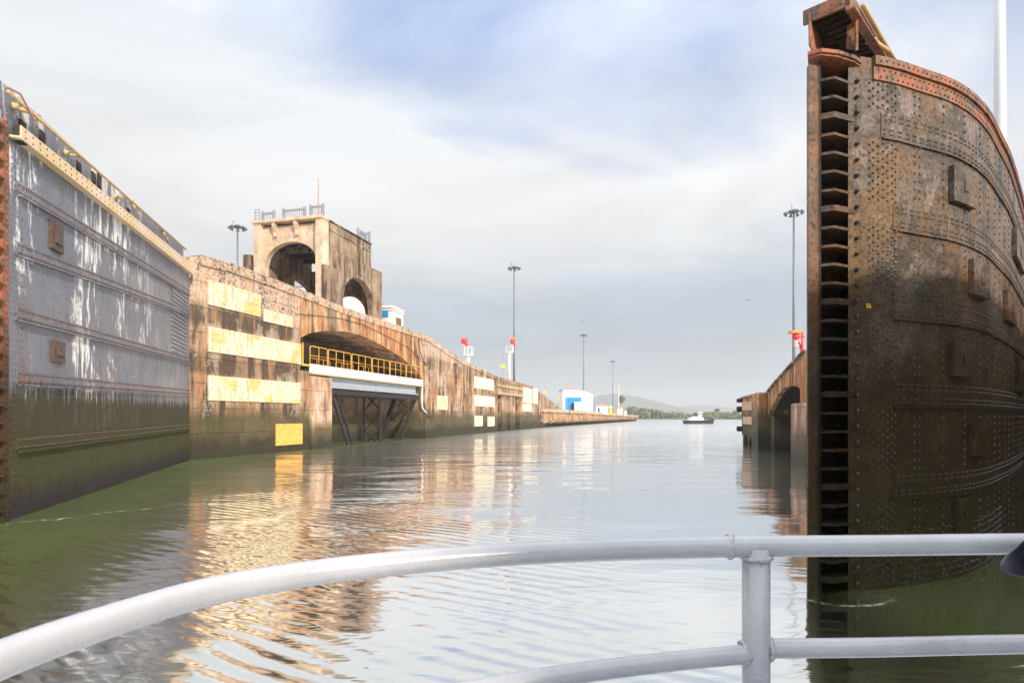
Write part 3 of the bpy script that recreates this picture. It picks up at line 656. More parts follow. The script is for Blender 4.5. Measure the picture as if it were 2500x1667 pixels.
mb.box(21.5, 21.9, 3.02, 3.12, 17.9, 20.4) ; mb.box(25.4,25.9,2.9,3.12,16.6,20.0); mb.obj('upper_wall', M['tower_side'], tw)
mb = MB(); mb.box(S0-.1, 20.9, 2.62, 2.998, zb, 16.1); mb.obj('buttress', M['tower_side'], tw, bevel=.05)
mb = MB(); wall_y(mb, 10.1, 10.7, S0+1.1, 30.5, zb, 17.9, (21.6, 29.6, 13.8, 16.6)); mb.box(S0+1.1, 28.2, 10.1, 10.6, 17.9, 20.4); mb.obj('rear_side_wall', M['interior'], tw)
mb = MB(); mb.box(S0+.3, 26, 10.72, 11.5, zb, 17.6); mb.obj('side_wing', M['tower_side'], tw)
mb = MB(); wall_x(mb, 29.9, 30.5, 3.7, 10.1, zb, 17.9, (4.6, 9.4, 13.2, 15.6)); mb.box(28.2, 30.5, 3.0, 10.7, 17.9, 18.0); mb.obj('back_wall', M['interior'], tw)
mb = MB(); mb.box(S0+1.1, 28.2, 3.7, 10.1, 18.9, 19.2); mb.box(S0+1.1, 28.2, 3.0, 10.7, 20.4, 20.5)
for i in range(4): mb.box(20.6+i*2, 21.0+i*2, 3.7, 10.1, 18.5, 18.9)
mb.obj('ceiling', M['deep_shade'], tw)
def railing(name, x0, y0, x1, y1, z, h, label, grp='grey railings on the tower roof'):
    t = thing(name, label, 'railing', LW.loc(), LW.a, grp)
    mb = MB(); mb.bar((x0,y0,z+h-.08),(x1,y1,z+h-.08),.14,.16); mb.bar((x0,y0,z),(x0,y0,z+h+.12),.2); mb.bar((x1,y1,z),(x1,y1,z+h+.12),.2); mb.obj('frame', M['rail_grey'], t)
    mb = MB(); k = max(4, int(math.hypot(x1-x0,y1-y0)/.17))
    for i in range(1, k): a = x0+(x1-x0)*i/k; b = y0+(y1-y0)*i/k; mb.bar((a,b,z),(a,b,z+h-.1),.035)
    mb.obj('balusters', M['rail_grey'], t)
railing('roof_railing', S0+.1, 9.2, S0+.1, 8.0, 20.55, .68, 'short grey railing at the left corner of the tower roof')
railing('roof_railing', S0+.1, 7.0, S0+.1, 4.8, 20.55, .78, 'grey railing in the middle of the tower roof front')
railing('roof_railing', S0+.1, 4.2, S0+.1, 2.95, 20.55, .88, 'grey railing at the right front corner of the tower roof')
railing('roof_railing', 25.6, 3.2, 27.2, 3.2, 20.5, .8, 'grey railing along the right edge of the tower roof')
railing('roof_railing', 28.0, 3.2, 28.0, 4.4, 20.5, 1.1, 'tall grey railing at the rear right corner of the tower roof')
t = thing('access_ladder', 'small grey caged ladder rising at the left corner of the tower roof', 'ladder', LW.loc(), LW.a)
mb = MB(); 
for yy in (9.55, 9.95): mb.bar((S0+.1,yy,20.5),(S0+.1,yy,21.6),.06)
for i in range(4): mb.bar((S0+.1,9.5,20.75+i*.28),(S0+.1,10.15,20.75+i*.28),.05)
mb.obj('rungs', M['rail_grey'], t)
t = thing('antenna_mast', 'thin reddish antenna mast standing on the tower roof', 'antenna', LW.loc(20.2, 4.3, 20.5), 0)
mb = MB(); mb.tube([(0,0,0),(0,0,3.6)], .10, 8, .05); mb.tube([(0,0,3.6),(0,0,4.1)], .02, 6); mb.bar((-.25,0,3.7),(.3,0,3.75),.03); mb.obj('pole', M['roof_red'], t)
bw = thing('white_shed', 'low white flat-roofed shed seen through the tower side arch', 'shed', LW.loc(), LW.a)
mb = MB(); mb.box(34, 48.3, 12, 16, 10.5, 17.8); mb.obj('wall', M['white'], bw); mb = MB(); mb.box(33.9, 48.4, 11.8, 16.1, 17.8, 17.92); mb.obj('roof', M['rail_grey'], bw)
# kiosk
kk = thing('control_kiosk', 'small white kiosk with blue panel beside the concrete tower', 'kiosk', LW.loc(31.0, 2.0, 0), LW.a)
mb = MB(); mb.box(0, 2.7, 0, 3.0, 11, 14.0); mb.obj('wall', M['white'], kk, bevel=.03)
mb = MB(); mb.box(-.12, 2.82, -.12, 3.1, 14.0, 14.12); mb.box(-.08, 2.78, -.08, 3.05, 14.3, 14.42); mb.box(.3, 2.4, .2, 2.8, 14.12, 14.6); mb.obj('roof', M['white'], kk)
mb = MB(); mb.box(-.1, -.004, .5, 2.9, 13.3, 14.0); mb.obj('blue_fascia', M['blue'], kk)
mb = MB(); mb.box(-.05, -.004, 1.3, 2.3, 11, 13.28); mb.obj('door', M['window'], kk)
f = MB(); f.box(.75, 2.1, -.06, -.004, 12.3, 13.4); fo = f.obj('window', M['rail_grey'], kk); 
mb = MB(); mb.box(.83, 2.02, -.08, -.062, 12.38, 13.32); mb.obj('pane', M['interior'], fo)

# ---------------------------------------------------------------- left gate leaf
x1, y1, _ = at(16, 0, 15.1); x2, y2, _ = at(462, 0, 35.6)
GL = Frame(x1, y1, x2-x1, y2-y1); Lg = math.hypot(x2-x1, y2-y1); gz = GL.sz
gl = thing('lock_gate', 'huge grey riveted steel lock gate leaf on the left, green with algae below', 'lock gate', GL.loc(), GL.a)
def lin(p, q, n_=0):
    a, za = gz(*p, n_); b, zb_ = gz(*q, n_); return lambda s: za+(zb_-za)*(s-a)/(b-a)
fbt = lin((53,339),(466,665),-.27); fpt = lin((0,196),(455,612),.3); ftop = lin((53,307),(466,643),-.27)
bands = [lin((46,462),(448,706)), lin((28,602),(450,760)), lin((41,765),(450,876)), lin((50,922),(450,956)), lin((25,1085),(450,1041))]
mb = MB(); k = 40
vs = []
for i in range(k+1): s = Lg*i/k; vs += [(s,0,-2),(s,0,ftop(s)),(s,2.0,ftop(s)),(s,2.0,-2)]
fs = [(0,1,2,3),(4*k+3,4*k+2,4*k+1,4*k)]
for i in range(k): a = 4*i; b = a+4; fs += [(a,b,b+1,a+1),(a+1,b+1,b+2,a+2),(a+2,b+2,b+3,a+3),(a+3,b+3,b,a)]
mb.add(vs, fs)
random.seed(4); nY = (0,-1,0)
s = 1.35
while s < Lg-.8:                                    # vertical seam rivets
    z = .3
    while z < fbt(s)-.1: mb.rivet((s, -.001, z), nY, .022, .02, 5); z += .19
    s += .92
for cxx in (.25,.42,.60,.80,Lg-.5,Lg-.25):
    z = .2
    while z < fbt(cxx)-.1: mb.rivet((cxx+.001, -.001, z), nY, .03, .025, 5); z += .155
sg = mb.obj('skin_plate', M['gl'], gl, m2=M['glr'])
for f_ in bands:
    mb = MB(); hw = .17; kk2 = 30; vs = []
    for i in range(kk2+1): s = .45+(Lg-.5)*i/kk2; vs += [(s,-.035,f_(s)-hw),(s,-.035,f_(s)+hw),(s,.01,f_(s)+hw),(s,.01,f_(s)-hw)]
    fs = [(0,1,2,3),(4*kk2+3,4*kk2+2,4*kk2+1,4*kk2)]
    for i in range(kk2): a = 4*i; b = a+4; fs += [(a,b,b+1,a+1),(a+1,b+1,b+2,a+2),(a+2,b+2,b+3,a+3),(a+3,b+3,b,a)]
    mb.add(vs, fs)
    a_ = [(s_, -.09, f_(s_)-hw-.02) for s_ in (.45, Lg-.1)]; mb.bar(a_[0], a_[1], .07, .045)
    s = .5
    while s < Lg-.15:
        for dz in (-.10, .10): mb.rivet((s+(.05 if dz > 0 else 0), -.036, f_(s)+dz), nY, .030, .026, 5)
        s += .125
    mb.obj('rib', M['glr'], gl, m2=M['rust_plate'])
# louvred panel near the hinge
lp = MB(); a = gz(418,0)[0]
for i in range(16):
    z = 5.9+i*.22; lp.box(a, Lg-.75, -.05, -.004, z, z+.13)
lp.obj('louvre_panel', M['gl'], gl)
for (u, v0, v1) in ((132,545,612),(136,832,885)):
    a, za = gz(u-13, v1); b = gz(u+15, v0)[0]; zb_ = gz(u, v0)[1]; za = gz(u, v1)[1]
    mb = MB(); mb.box(a, b, -.09, -.002, za, zb_); mb.box(a+.18, b-.18, -.14, -.09, za+.2, zb_-.2)
    for i in range(6): 
        for xx in (a+.07, b-.07): mb.rivet((xx, -.09, za+.08+i*(zb_-za-.16)/5), nY, .03)
    mb.obj('access_plate', M['rust_plate'], gl)
# upper parapet plate and crest
mb = MB(); vs = []
for i in range(k+1): s = Lg*i/k; vs += [(s,.30,ftop(s)-.3),(s,.30,fpt(s)),(s,.42,fpt(s)),(s,.42,ftop(s)-.3)]
mb.add(vs, [(0,1,2,3),(4*k+3,4*k+2,4*k+1,4*k)]+[q_ for i in range(k) for a,b in ((4*i,4*i+4),) for q_ in ((a,b,b+1,a+1),(a+1,b+1,b+2,a+2),(a+2,b+2,b+3,a+3),(a+3,b+3,b,a))])
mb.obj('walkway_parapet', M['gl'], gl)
for (u, v, hh) in ((52,300,.35),(100,325,.25),(190,400,.3),(226,425,.3),(240,430,.5),(312,512,.3)):
    s, z = gz(u, v, .3); mb = MB(); mb.box(s-.15, s+.18, .25, .298, z-hh, z+.05); mb.obj('scupper', M['dark_opening'], gl)
mb = MB(); sb0, sb1 = gz(53,0,-.27)[0], Lg+.05
def slab(ya, yb, fa, fb): mb.hexa([(sb0,ya,fa(sb0)),(sb1,ya,fa(sb1)),(sb1,yb,fa(sb1)),(sb0,yb,fa(sb0))],[(sb0,ya,fb(sb0)),(sb1,ya,fb(sb1)),(sb1,yb,fb(sb1)),(sb0,yb,fb(sb0))])
slab(-.27, -.23, fbt, ftop); slab(-.228, -.004, lambda s: fbt(s)+.02, lambda s: fbt(s)+.07)
s = sb0+.2
while s < sb1:
    for fz in (.25,.75): mb.rivet((s, -.271, fbt(s)+(ftop(s)-fbt(s))*fz), nY, .03, .02, 5)
    s += .42
mb.obj('walkway_beam', M['beam'], gl, m2=M['rust_plate'])
mb = MB(); fr_ = lin((10,215),(448,604),.05); mb.tube([(.2,.05,fr_(.2)),(Lg*.5,.05,fr_(Lg*.5)),(Lg-.6,.05,fr_(Lg-.6))], .05, 10); mb.obj('handrail', M['pale_yellow'], gl, smooth=True)
for (ua, va, ub, vb) in ((34,262,96,284),(160,375,205,388),(282,482,316,487),(320,490,340,528),(395,560,412,592)):
    a, za = gz(ua, va, .28); b, zb_ = gz(ub, vb, .05); mb = MB(); mb.tube([(a,.28,za),(b,.05,zb_)], .05, 8); mb.tube([(a-.1,.30,za),(a,.2,za)], .09, 8); mb.obj('rail_bracket', M['pale_yellow'], gl, smooth=True)
mb = MB(); p = [gz(u, v) for u, v in ((3,210),(38,228),(84,312))]; mb.tube([(s, -.1, z) for s, z in p], .03, 6); mb.obj('stay_rod', M['roof_red'], gl)
mb = MB(); mb.box(.30,.62,-.20,-.003,gz(34,345)[1],gz(34,305)[1]); mb.obj('latch', M['black_steel'], gl, bevel=.02)
# rusty sealing post at the free end
mb = MB(); mb.box(-.30, -.002, -.05, .5, -2, fbt(0)+.3); z = .3
while z < 9.8: mb.box(-.62, -.30, -.12, .5, z, z+.05); z += .42
z = .2
while z < 10: mb.rivet((-.12,-.051,z), nY, .04); z += .16
mb.obj('end_post', M['grr'], gl)

# ---------------------------------------------------------------- right gate leaf
hk = H
cur = [(1.99,3.51),(2.21,3.57),(2.42,3.66),(2.69,3.78),(2.94,3.94),(3.21,4.16),(3.51,4.45),(4.04,4.98),(5.11,6.13),(6.0,7.1),(6.6,7.7)]
cur = [Vector((a*hk, b*hk)) for a, b in cur]
def spline(P, k=8):
    o = []
    for i in range(len(P)-1):
        p0 = P[max(i-1,0)]; p1 = P[i]; p2 = P[i+1]; p3 = P[min(i+2,len(P)-1)]
        for j in range(k):
            t = j/k; o.append(.5*((2*p1)+(p2-p0)*t+(2*p0-5*p1+4*p2-p3)*t*t+(3*p1-p0-3*p2+p3)*t**3))
    return o+[P[-1]]
cs = spline(cur); arc = [0]
for a, b in zip(cs, cs[1:]): arc.append(arc[-1]+(b-a).length)
Lr = arc[-1]
def cpt(t):
    for i in range(len(arc)-1):
        if t <= arc[i+1]:
            f_ = (t-arc[i])/(arc[i+1]-arc[i]); p = cs[i].lerp(cs[i+1], f_); d = (cs[min(i+2,len(cs)-1)]-cs[max(i-1,0)]).normalized(); return p, Vector((d.y,-d.x))
    d = (cs[-1]-cs[-2]).normalized(); return cs[-1]+d*(t-Lr), Vector((d.y,-d.x))
def cu(u):      # arc length for a photo column
    k_ = (u-U0)/F; lo, hi = 0, Lr
    for _ in range(40):
        m_ = (lo+hi)/2; p, _n = cpt(m_)
        if p.x/p.y < k_: lo = m_
        else: hi = m_
    return lo
OX, OY = 4.25, 8.87
gr = thing('lock_gate', 'towering dark brown rusty lock gate leaf with rows of rivets on the right', 'lock gate', (OX, OY, 0), 0)
def G(x, y, z): return (x-OX, y-OY, z)
ZT = 7.95
def strip(mb, t0, t1, z0, z1, o0, o1, k=None):   # slab following the curved skin, offsets o0 (inner) o1 (outer)
    k = k or max(2, int((t1-t0)/.25)); vs = []
    for i in range(k+1):
        p, nn_ = cpt(t0+(t1-t0)*i/k); a = p+nn_*o1; b = p+nn_*o0
        vs += [G(a.x,a.y,z0),G(a.x,a.y,z1),G(b.x,b.y,z1),G(b.x,b.y,z0)]
    fs = [(0,1,2,3),(4*k+3,4*k+2,4*k+1,4*k)]
    for i in range(k): a = 4*i; b = a+4; fs += [(a,b,b+1,a+1),(a+1,b+1,b+2,a+2),(a+2,b+2,b+3,a+3),(a+3,b+3,b,a)]
    mb.add(vs, fs)
def rv(mb, t, z, r, o=0.0, seg=6):
    p, nn_ = cpt(t); p = p+nn_*o; mb.rivet(G(p.x,p.y,z), (nn_.x,nn_.y,0), r, r*.75, seg)
bz = [6.96, 5.60, 4.26, 2.92, 1.53]
mb = MB(); strip(mb, 0, Lr, -2, ZT-.02, -.15, 0, 90)
inb = lambda z: any(abs(z-b) < .22 for b in bz)
random.seed(8)
z = .08
while z < ZT-.3:
    if not inb(z):
        for i, t in enumerate((.10,.17,.26,.35,.44,.53,.60)): rv(mb, t+.06, z+(.045 if i % 2 else 0), .023)
    z += .115
cols = [cu(u) for u in (2233,2245,2303,2355,2392,2412,2428,2440,2452,2462,2474,2486)]+[cu(2486)+.6*i for i in range(1,7)]
for i, t in enumerate(cols):
    z = .1
    while z < ZT-.3:
        if not inb(z): rv(mb, t, z+random.uniform(-.008,.008), .024)
        z += .13
z = 0.05                                          # encrusted low belt, rivets close together
while z < .9:
    t = .1
    while t < cu(2445): rv(mb, t+random.uniform(-.02,.02), z+random.uniform(-.015,.015), random.uniform(.013,.024), 0, 5); t += .085
    z += .11
mb.obj('skin_plate', M['gr'], gr, m2=M['rivet'])
for zc_ in bz:
    mb = MB(); t0 = cu(2150) if zc_ > 6 else cu(2180); strip(mb, t0, Lr-.2, zc_-.19, zc_+.19, 0.0, .010); strip(mb, t0+.02, Lr-.3, zc_-.212, zc_-.192, 0, .032)
    t = t0+.06; i = 0
    while t < Lr*.75:
        for dz in (-.14,-.07,.07,.145): rv(mb, t+(.03 if i % 2 else 0)+(.03 if dz > 0 else 0), zc_+dz, .018, .010, 5)
        t += .085; i += 1
    mb.obj('rib', M['gr'], gr, m2=M['rivet'])
mb = MB(); strip(mb, .22, Lr, ZT-.34, ZT-.13, 0, .025); strip(mb, .22, Lr, ZT-.13, ZT, -.3, .06); t = .3
while t < Lr*.8:
    rv(mb, t, ZT-.19, .018, .025); rv(mb, t+.05, ZT-.29, .018, .025); rv(mb, t+.02, ZT-.07, .018, .06); t += .11
mb.obj('top_flange', M['grr'], gr, m2=M['rivet'])
# bearing blocks on the skin
for (u0_, u1_, v0, v1) in ((2316,2370,418,503),(2364,2402,642,726),(2449,2470,720,790),(2471,2492,585,650),(2316,2366,838,920),(2365,2400,1035,1110),(2478,2497,880,960),(2330,2360,1215,1300)):
    t0, t1 = cu(u0_), cu(u1_); Yd = cpt((t0+t1)/2)[0].y; z0 = H+(V0-v1)/F*Yd; z1 = H+(V0-v0)/F*Yd
    mb = MB(); strip(mb, t0, t1, z0, z1, 0.001, .085, 3); strip(mb, t0+(t1-t0)*.4, t0+(t1-t0)*.6, z0+(z1-z0)*.35, z0+(z1-z0)*.65, .085, .10, 2)
    for i in range(4): rv(mb, t0+.04, z0+.05+i*(z1-z0-.1)/3, .014, .085); rv(mb, t1-.04, z0+.05+i*(z1-z0-.1)/3, .014, .085)
    mb.obj('bearing_block', M['gr'], gr, bevel=.008)
# free end: sealing timber, recess with nosed brackets, edge plate
e = Vector((.963,.269)); qn = Vector((.47,.883)); O2 = Vector((OX, OY))
def E(a, d): p = O2+e*a+qn*d; return (p.x-OX, p.y-OY)
W = (cs[0]-O2).dot(e)
mb = MB(); mb.prism([E(0,.10),E(.03,.0),E(.19,-.02),E(.215,.02),E(.22,.9),E(.02,.9)], -2, 7.68); mb.obj('sealing_timber', M['timber'], gr, bevel=.02)
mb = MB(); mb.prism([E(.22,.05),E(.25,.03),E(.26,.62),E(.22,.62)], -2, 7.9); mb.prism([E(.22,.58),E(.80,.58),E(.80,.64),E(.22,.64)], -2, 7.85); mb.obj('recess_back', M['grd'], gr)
mb = MB(); mb.prism([E(.74,.02),E(W+.02,-.0),E(W+.04,.10),E(.80,.16),E(.80,.60),E(.76,.60)], -2, 7.82)
z = .12
while z < 7.7: 
    p = E(W-.06, -.012); mb.rivet((p[0],p[1],z), (-qn.x*.8+e.x*.4,-qn.y*.8+e.y*.4,0), .034, .05, 7); z += .232
mb.obj('edge_plate', M['gr'], gr, m2=M['rivet'])
z = 6.92-.2715*25+.05; i = 0
while z < 7.66:
    big_ = (i % 5 == 0); mb = MB(); th = .055 if big_ else .026
    mb.prism([E(.245,.10),E(.50,-.07),E(.78 if not big_ else W-.02,.02),E(.78,.58),E(.245,.58)], z-th*.5, z+th)
    if big_:
        for a_ in (.34,.45,.56,.68,.80): p = E(a_, .03 if a_ > .4 else .12); mb.rivet((p[0],p[1],z-.001), (0,0,-1), .018)
    p = E(.55,.56); mb.rivet((p[0],p[1],z+.12), (-qn.x,-qn.y,0), .03)
    mb.obj('nose_bracket', M['grn'], gr); z += .2715; i += 1
# flat side and inner mass of the leaf
fd = Vector((.70,.714)); mb = MB()
A_ = E(.05,.9); Bf = (A_[0]+fd.x*15.5, A_[1]+fd.y*15.5); pe, ne = cpt(Lr-.2); mid = [cpt(Lr*f_)[0]-cpt(Lr*f_)[1]*.2 for f_ in (.99,.8,.6,.4,.25,.12,.04)]
mb.prism([A_, Bf]+[(p.x-OX,p.y-OY) for p in mid], -2, ZT-.25); mb.obj('leaf_body', M['gr'], gr)
# rolled mark on the edge plate and painted mark on the skin
def text(name, s_, size, m, parent, loc, rot, ext=.003):
    cu_ = bpy.data.curves.new(name, 'FONT'); cu_.body = s_; cu_.size = size; cu_.extrude = ext; cu_.align_x = 'CENTER'
    ob = bpy.data.objects.new(name, cu_); col.objects.link(ob)
    dg = bpy.context.evaluated_depsgraph_get(); me = bpy.data.meshes.new_from_object(ob.evaluated_get(dg)); bpy.data.objects.remove(ob)
    me.materials.clear(); me.materials.append(m); o = bpy.data.objects.new(name, me); col.objects.link(o); o.parent = parent; o.location = loc; o.rotation_euler = rot
    return o
ea = math.atan2(e.y, e.x)
p = E(.855, .003); text('steel_mark', 'MOZANN', .085, M['black_steel'], gr, (p[0],p[1],7.02), (R(90), R(90), ea))
tt_ = cu(2120); pp, nn_ = cpt(tt_); pp = pp+nn_*.006; text('painted_mark', 'S6', .10, M['sign_yellow'], gr, (pp.x-OX,pp.y-OY,H+(V0-752)/F*pp.y), (R(90),0,math.atan2(nn_.x,-nn_.y)))
# walkway frame above the free end
WA = Vector((4.72, 8.60)); dA = Vector((.70,.714)); dB = Vector((-.714,.70)); ZW = 8.50
wk = []
def wp_(a, b, z): p = WA+dA*a+dB*b; return G(p.x, p.y, z)
mb = MB(); mb.hexa([wp_(0,0,ZW-.16),wp_(0,.62,ZW-.16),wp_(.05,.62,ZW-.16),wp_(.05,0,ZW-.16)],[wp_(0,0,ZW+.04),wp_(0,.62,ZW+.04),wp_(.05,.62,ZW+.04),wp_(.05,0,ZW+.04)])
mb.hexa([wp_(0,0,ZW-.2),wp_(9,0,ZW-.2),wp_(9,.05,ZW-.2),wp_(0,.05,ZW-.2)],[wp_(0,0,ZW+.06),wp_(9,0,ZW+.06),wp_(9,.05,ZW+.06),wp_(0,.05,ZW+.06)])
mb.hexa([wp_(0,-.07,ZW-.22),wp_(9,-.07,ZW-.22),wp_(9,0.05,ZW-.22),wp_(0,0.05,ZW-.22)],[wp_(0,-.07,ZW-.2),wp_(9,-.07,ZW-.2),wp_(9,0.05,ZW-.2),wp_(0,0.05,ZW-.2)])
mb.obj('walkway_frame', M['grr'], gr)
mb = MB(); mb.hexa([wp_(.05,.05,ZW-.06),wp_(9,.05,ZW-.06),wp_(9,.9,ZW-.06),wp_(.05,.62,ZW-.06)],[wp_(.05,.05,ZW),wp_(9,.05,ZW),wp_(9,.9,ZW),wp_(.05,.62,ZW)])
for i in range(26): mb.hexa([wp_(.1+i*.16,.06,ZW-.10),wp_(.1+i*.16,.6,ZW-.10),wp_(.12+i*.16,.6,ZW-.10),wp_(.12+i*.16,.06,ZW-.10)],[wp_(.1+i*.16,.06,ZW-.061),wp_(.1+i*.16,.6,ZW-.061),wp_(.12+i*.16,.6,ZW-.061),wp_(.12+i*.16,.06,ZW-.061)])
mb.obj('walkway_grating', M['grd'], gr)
def pan(pts, th=(.03,0)):     # plate through 3D points, thickened
    mb = MB(); n_ = len(pts); a = [Vector(p) for p in pts]; nrm = (a[1]-a[0]).cross(a[2]-a[0]).normalized()*th[0]
    mb.add(a+[p+nrm for p in a], [tuple(range(n_)), tuple(range(n_,2*n_))[::-1]]+[(i,(i+1)%n_,n_+(i+1)%n_,n_+i) for i in range(n_)]); return mb
def W3(u, v, Y): x, y, z = at(u, v, Y); return G(x, y, z)
pan([W3(1973,28,8.95),W3(1974,112,8.95),W3(1990,140,8.95),W3(2010,132,9.5),W3(2004,100,9.6),W3(1996,60,9.6)]).obj('left_bracket', M['grr'], gr)
pan([W3(2066,120,8.95),W3(2068,64,8.95),W3(2088,50,8.9),W3(2090,120,8.9)]).obj('right_bracket', M['grr'], gr)
mb = MB(); mb.bar(W3(2091,124,8.88), W3(2091,36,8.80), .03, .04); mb.obj('bracket_post', M['grr'], gr)
mb = MB(); P = [E(.02,.05),E(.25,-.12),E(.55,-.16),E(.85,-.10),E(W,.0)]; 
for a_, b_ in zip(P, P[1:]): mb.bar((a_[0],a_[1],7.82+.02), (b_[0],b_[1],7.82+.02), .04, .05)
mb.prism([E(.02,.05),E(.25,-.11),E(.55,-.15),E(.85,-.09),E(W,.0),E(W,.9),E(.02,.9)], 7.78, 7.815); mb.obj('head_plate', M['grr'], gr)
pan([W3(1984,135,9.6),W3(1978,50,9.6),W3(2050,40,9.7),W3(2075,60,9.9),W3(2110,130,9.9)]).obj('shadow_plate', M['grd'], gr)  # dark sheet standing in for shade behind the walkway brackets
mb = MB(); mb.tube([W3(2107,13,8.9), W3(2149,88,9.55), W3(2182,146,10.1)], .035, 10); mb.obj('handrail', M['pale_yellow'], gr, smooth=True)
mb = MB(); mb.tube([W3(2132,100,9.5), W3(2172,128,9.6)], .035, 10); mb.tube([W3(2118,98,9.55), W3(2136,103,9.5)], .06, 10); mb.obj('rail_bracket', M['pale_yellow'], gr, smooth=True)
pan([W3(2128,112,9.75),W3(2150,146,9.9),W3(2190,146,9.9),W3(2148,112,9.75)]).obj('gusset', M['grr'], gr)

# ---------------------------------------------------------------- right lock walls
RW = Frame(16.4, 34.5, .197, .98); rz = RW.sz; ru = RW.su
rt = interp([(-14, 8.4), rz(1964,859), rz(1920,906), rz(1888,941), rz(1873,961), rz(1856,961), rz(1812,972)])
rarch = interp([rz(u, v) for u, v in [(1875,1016),(1880,1003),(1888,986),(1896,970),(1905,956),(1918,944),(1932,941),(1945,943),(1953,949)]])
rw = thing('lock_wall', 'rust-streaked concrete wall with a dark arch, right beyond the brown gate', 'lock wall', RW.loc(), RW.a)
e0, e1 = ru(1953), ru(1875); e2 = ru(1811); zu = .9
mb = MB(); wall_cols(mb, RW, [(-13, e0, [(-2, None)])], rt, 0, -2.0); mb.obj('near_face', M['rusty_wall'], rw)
mb = MB(); wall_cols(mb, RW, [(e0, e1, [(rarch, None)])], rt, 0, -.30, .4); mb.obj('arch_spandrel', M['rusty_wall'], rw)
mb = MB(); wall_cols(mb, RW, [(e1, ru(1862), [(-2, None)])], rt, -.4, -2.0); mb.box(ru(1866), ru(1850), -2, .45, -2, rt(ru(1858))-.05); mb.obj('buttress', M['rusty_wall'], rw)
mb = MB(); wall_cols(mb, RW, [(ru(1850), e2, [(zu, None)])], rt, 0, -3.0); mb.obj('end_block', M['rusty_wall'], rw)
mb = MB()
for u in (1848,1838,1826,1813): a = ru(u); mb.box(a, a+.5, -.7, -.1, -2, zu)
mb.obj('piles', M['wood_pile'], rw)
mb = MB(); wall_cols(mb, RW, [(e0-1, e2, [(lambda s: rt(s)-.03, lambda s: rt(s)+.10)])], rt, .14, -.5, .5); mb.obj('coping', M['wall'], rw)
mb = MB(); mb.box(e0-1, e1+1, -9, -8.5, -2, 6.5); mb.box(e0-.6, e0, -8.5, -2.0, -2, 5.2); mb.box(e1-.03, e1+.6, -8.5, -.42, -2, 3.8)
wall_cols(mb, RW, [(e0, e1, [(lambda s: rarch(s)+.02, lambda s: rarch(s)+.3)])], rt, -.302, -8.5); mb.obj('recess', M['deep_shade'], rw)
mb = MB(); a = ru(1964,.6); b = ru(1930,.6); mb.box(a-.3, b, -.8, .6, -2, rz(1945,984,.6)[1]); mb.obj('pier', M['pier'], rw, bevel=.06)
for (u0_, u1_, v0, v1, lb) in ((1815,1847,978,1000,'upper tan board on the wall end behind the rubber fenders'),(1817,1848,1017,1037,'lower pale board on the wall end behind the rubber fenders')):
    a = ru(u0_); b = ru(u1_); z1 = rz(u1_, v0)[1]; z0 = rz(u1_, v1)[1]
    mb = MB(); mb.box(0, a-b, .004, .12, z0, z1); o = mb.obj('fender_board', M['tan_board'], None, loc=RW.loc(b), rotz=RW.a); tag(o, lb, 'fender board', 'boards on the right wall end')
for (u_, v_, d_, lb) in ((1808,978,.35,'topmost small black rubber fender on the right wall end'),(1806,999,.48,'middle and fattest black rubber fender on the right wall end'),(1807,1046,.45,'lowest black rubber fender, near the water on the right wall end')):
    s = e2-.15; z = rz(u_, v_)[1]; mb = MB()
    prof = [(.10,0),(d_*.5,.02),(d_*.52,.1),(d_*.52,.36),(d_*.45,.43),(.1,.43)]
    vs = []; sg_ = 16
    for r_, yy in prof:
        for k_ in range(sg_): vs.append((r_*math.cos(2*math.pi*k_/sg_), yy, r_*math.sin(2*math.pi*k_/sg_)))
    mb.add(vs, [(i*sg_+k_, i*sg_+(k_+1)%sg_, (i+1)*sg_+(k_+1)%sg_, (i+1)*sg_+k_) for i in range(len(prof)-1) for k_ in range(sg_)]+[tuple(range(sg_))[::-1], tuple(range(5*sg_,6*sg_))])
    o = mb.obj('rubber_fender', M['dark'], None, smooth=False, loc=RW.loc(s, .02, z), rotz=RW.a); tag(o, lb, 'fender', 'rubber fenders on the right wall end')
mb = MB(); g_ = [RW.loc(e2-.5,-2.9,3.6), RW.loc(-13,-2.0,4.6), (70,20,4.6), (90,52,3.6)]; mb.add(g_, [(0,1,2,3)])
tag(mb.obj('right_pavement', M['paving'], recalc=False), None, None, kind='structure')
NW = Frame(11.2, -14, .188, 1)
nw = thing('lock_wall', 'near lock wall beside the boat behind the brown gate leaf', 'lock wall', NW.loc(), NW.a)
nwt = interp([(0,12.6),(11,12.1),(16.4,9.9),(21,8.5),(25.8,7.1),(37,6.5)])
mb = MB(); wall_cols(mb, NW, [(0, 36, [(-2, nwt)])], nwt, 0, -3.0); wall_cols(mb, NW, [(0, 36, [(nwt, None)])], lambda s: nwt(s)+.25, -.2, -.8, 1.3, .2); mb.obj('wall_face', M['wall'], nw)

